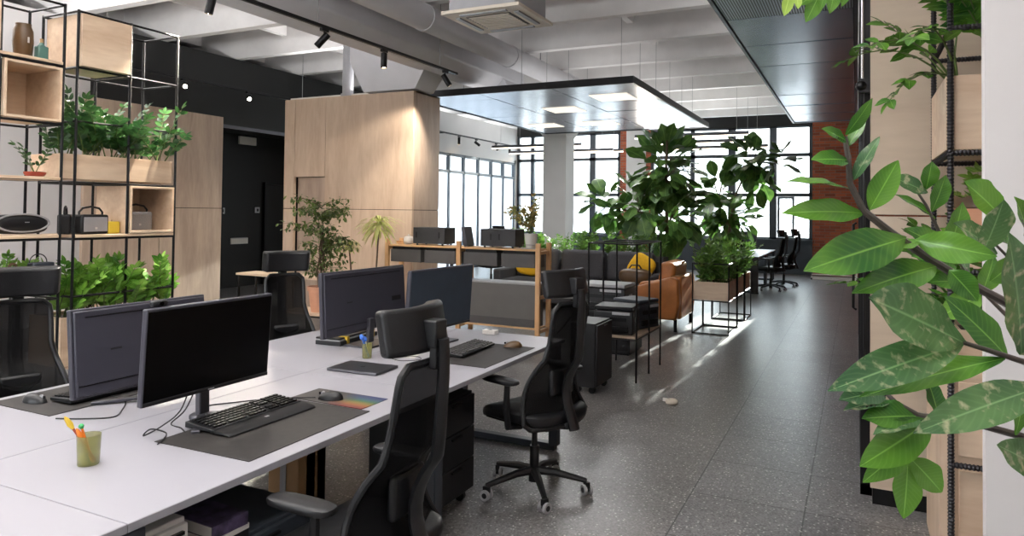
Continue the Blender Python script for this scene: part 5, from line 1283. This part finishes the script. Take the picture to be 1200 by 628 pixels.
# frond hanging down from the planter above, in front of the metal canopy
t = thing('trailing_sprig', 'leafy sprig hanging into view before the ribbed canopy end', 'plant', (.5, 2.55, 3.0))
T1 = V((.5, 2.55, 3.0)); sm2, fm2, fm3 = MB(), MB(), MB()
P = [V((0, .03, 0))]+[at(*q)-T1 for q in ((1080, -120, 2.3), (1010, -45, 2.1), (960, -8, 2.0), (930, -6, 1.98))]
sm2.tube(P, [.006, .005, .004, .003, .002], 7)
def lf2(tgt, b, tip, wpx):
    p = at(*b); q = at(tip[0], tip[1], b[2]-.03); d = q-p; tgt.leaf(p-T1, d, -FF+UU*.2, d.length, wpx/FL*b[2], .1, .2, 8, .5)
lf2(fm3, (926, -8, 1.98), (920, 17, 0), 14); lf2(fm3, (934, -6, 1.98), (936, 9, 0), 10); lf2(fm2, (962, -10, 2.0), (946, 24, 0), 20); lf2(fm2, (955, -8, 2.0), (938, 5, 0), 12); lf2(fm2, (980, -20, 2.03), (974, 14, 0), 18); lf2(fm2, (998, -25, 2.05), (988, 6, 0), 13); lf2(fm2, (968, -14, 2.0), (962, 12, 0), 9)
obj('leaf_cluster', fm2, 'hero', t, smooth=60); obj('young_leaves', fm3, 'light', t, smooth=60); obj('stem', sm2, 'stem', t)

#======================================================================= LIGHT, WORLD, CAMERA
w = bpy.data.worlds.new('World'); bpy.context.scene.world = w; w.use_nodes = True
bg = w.node_tree.nodes['Background']; bg.inputs[0].default_value = (.90, .95, 1.0, 1); bg.inputs[1].default_value = 5.8

sl = bpy.data.lights.new('Sun', 'SUN'); sl.energy = 28; sl.angle = rad(.6); sl.color = (1, .93, .82)
so = bpy.data.objects.new('Sun', sl); C.objects.link(so); so.rotation_euler = V((-.03, -1, -math.tan(rad(15.3)))).to_track_quat('-Z', 'Y').to_euler()

cam = bpy.data.cameras.new('Camera'); co = bpy.data.objects.new('Camera', cam); C.objects.link(co)
cam.sensor_width = 36; cam.lens = FL/1200*36; cam.shift_y = -(314-229.22)/1200; cam.clip_start = .02
m = Matrix((RR, UU, -FF)).transposed().to_4x4(); m.translation = EYE; co.matrix_world = m
sc = bpy.context.scene; sc.camera = co
vs = sc.view_settings; vs.view_transform = 'Standard'; vs.look = 'None'; vs.gamma = 1; vs.exposure = 0.7; vs.use_curve_mapping = False
sc.cycles.use_denoising = True; sc.cycles.max_bounces = 8; sc.cycles.diffuse_bounces = 4; sc.cycles.transparent_max_bounces = 16
sc.cycles.sample_clamp_indirect = 6
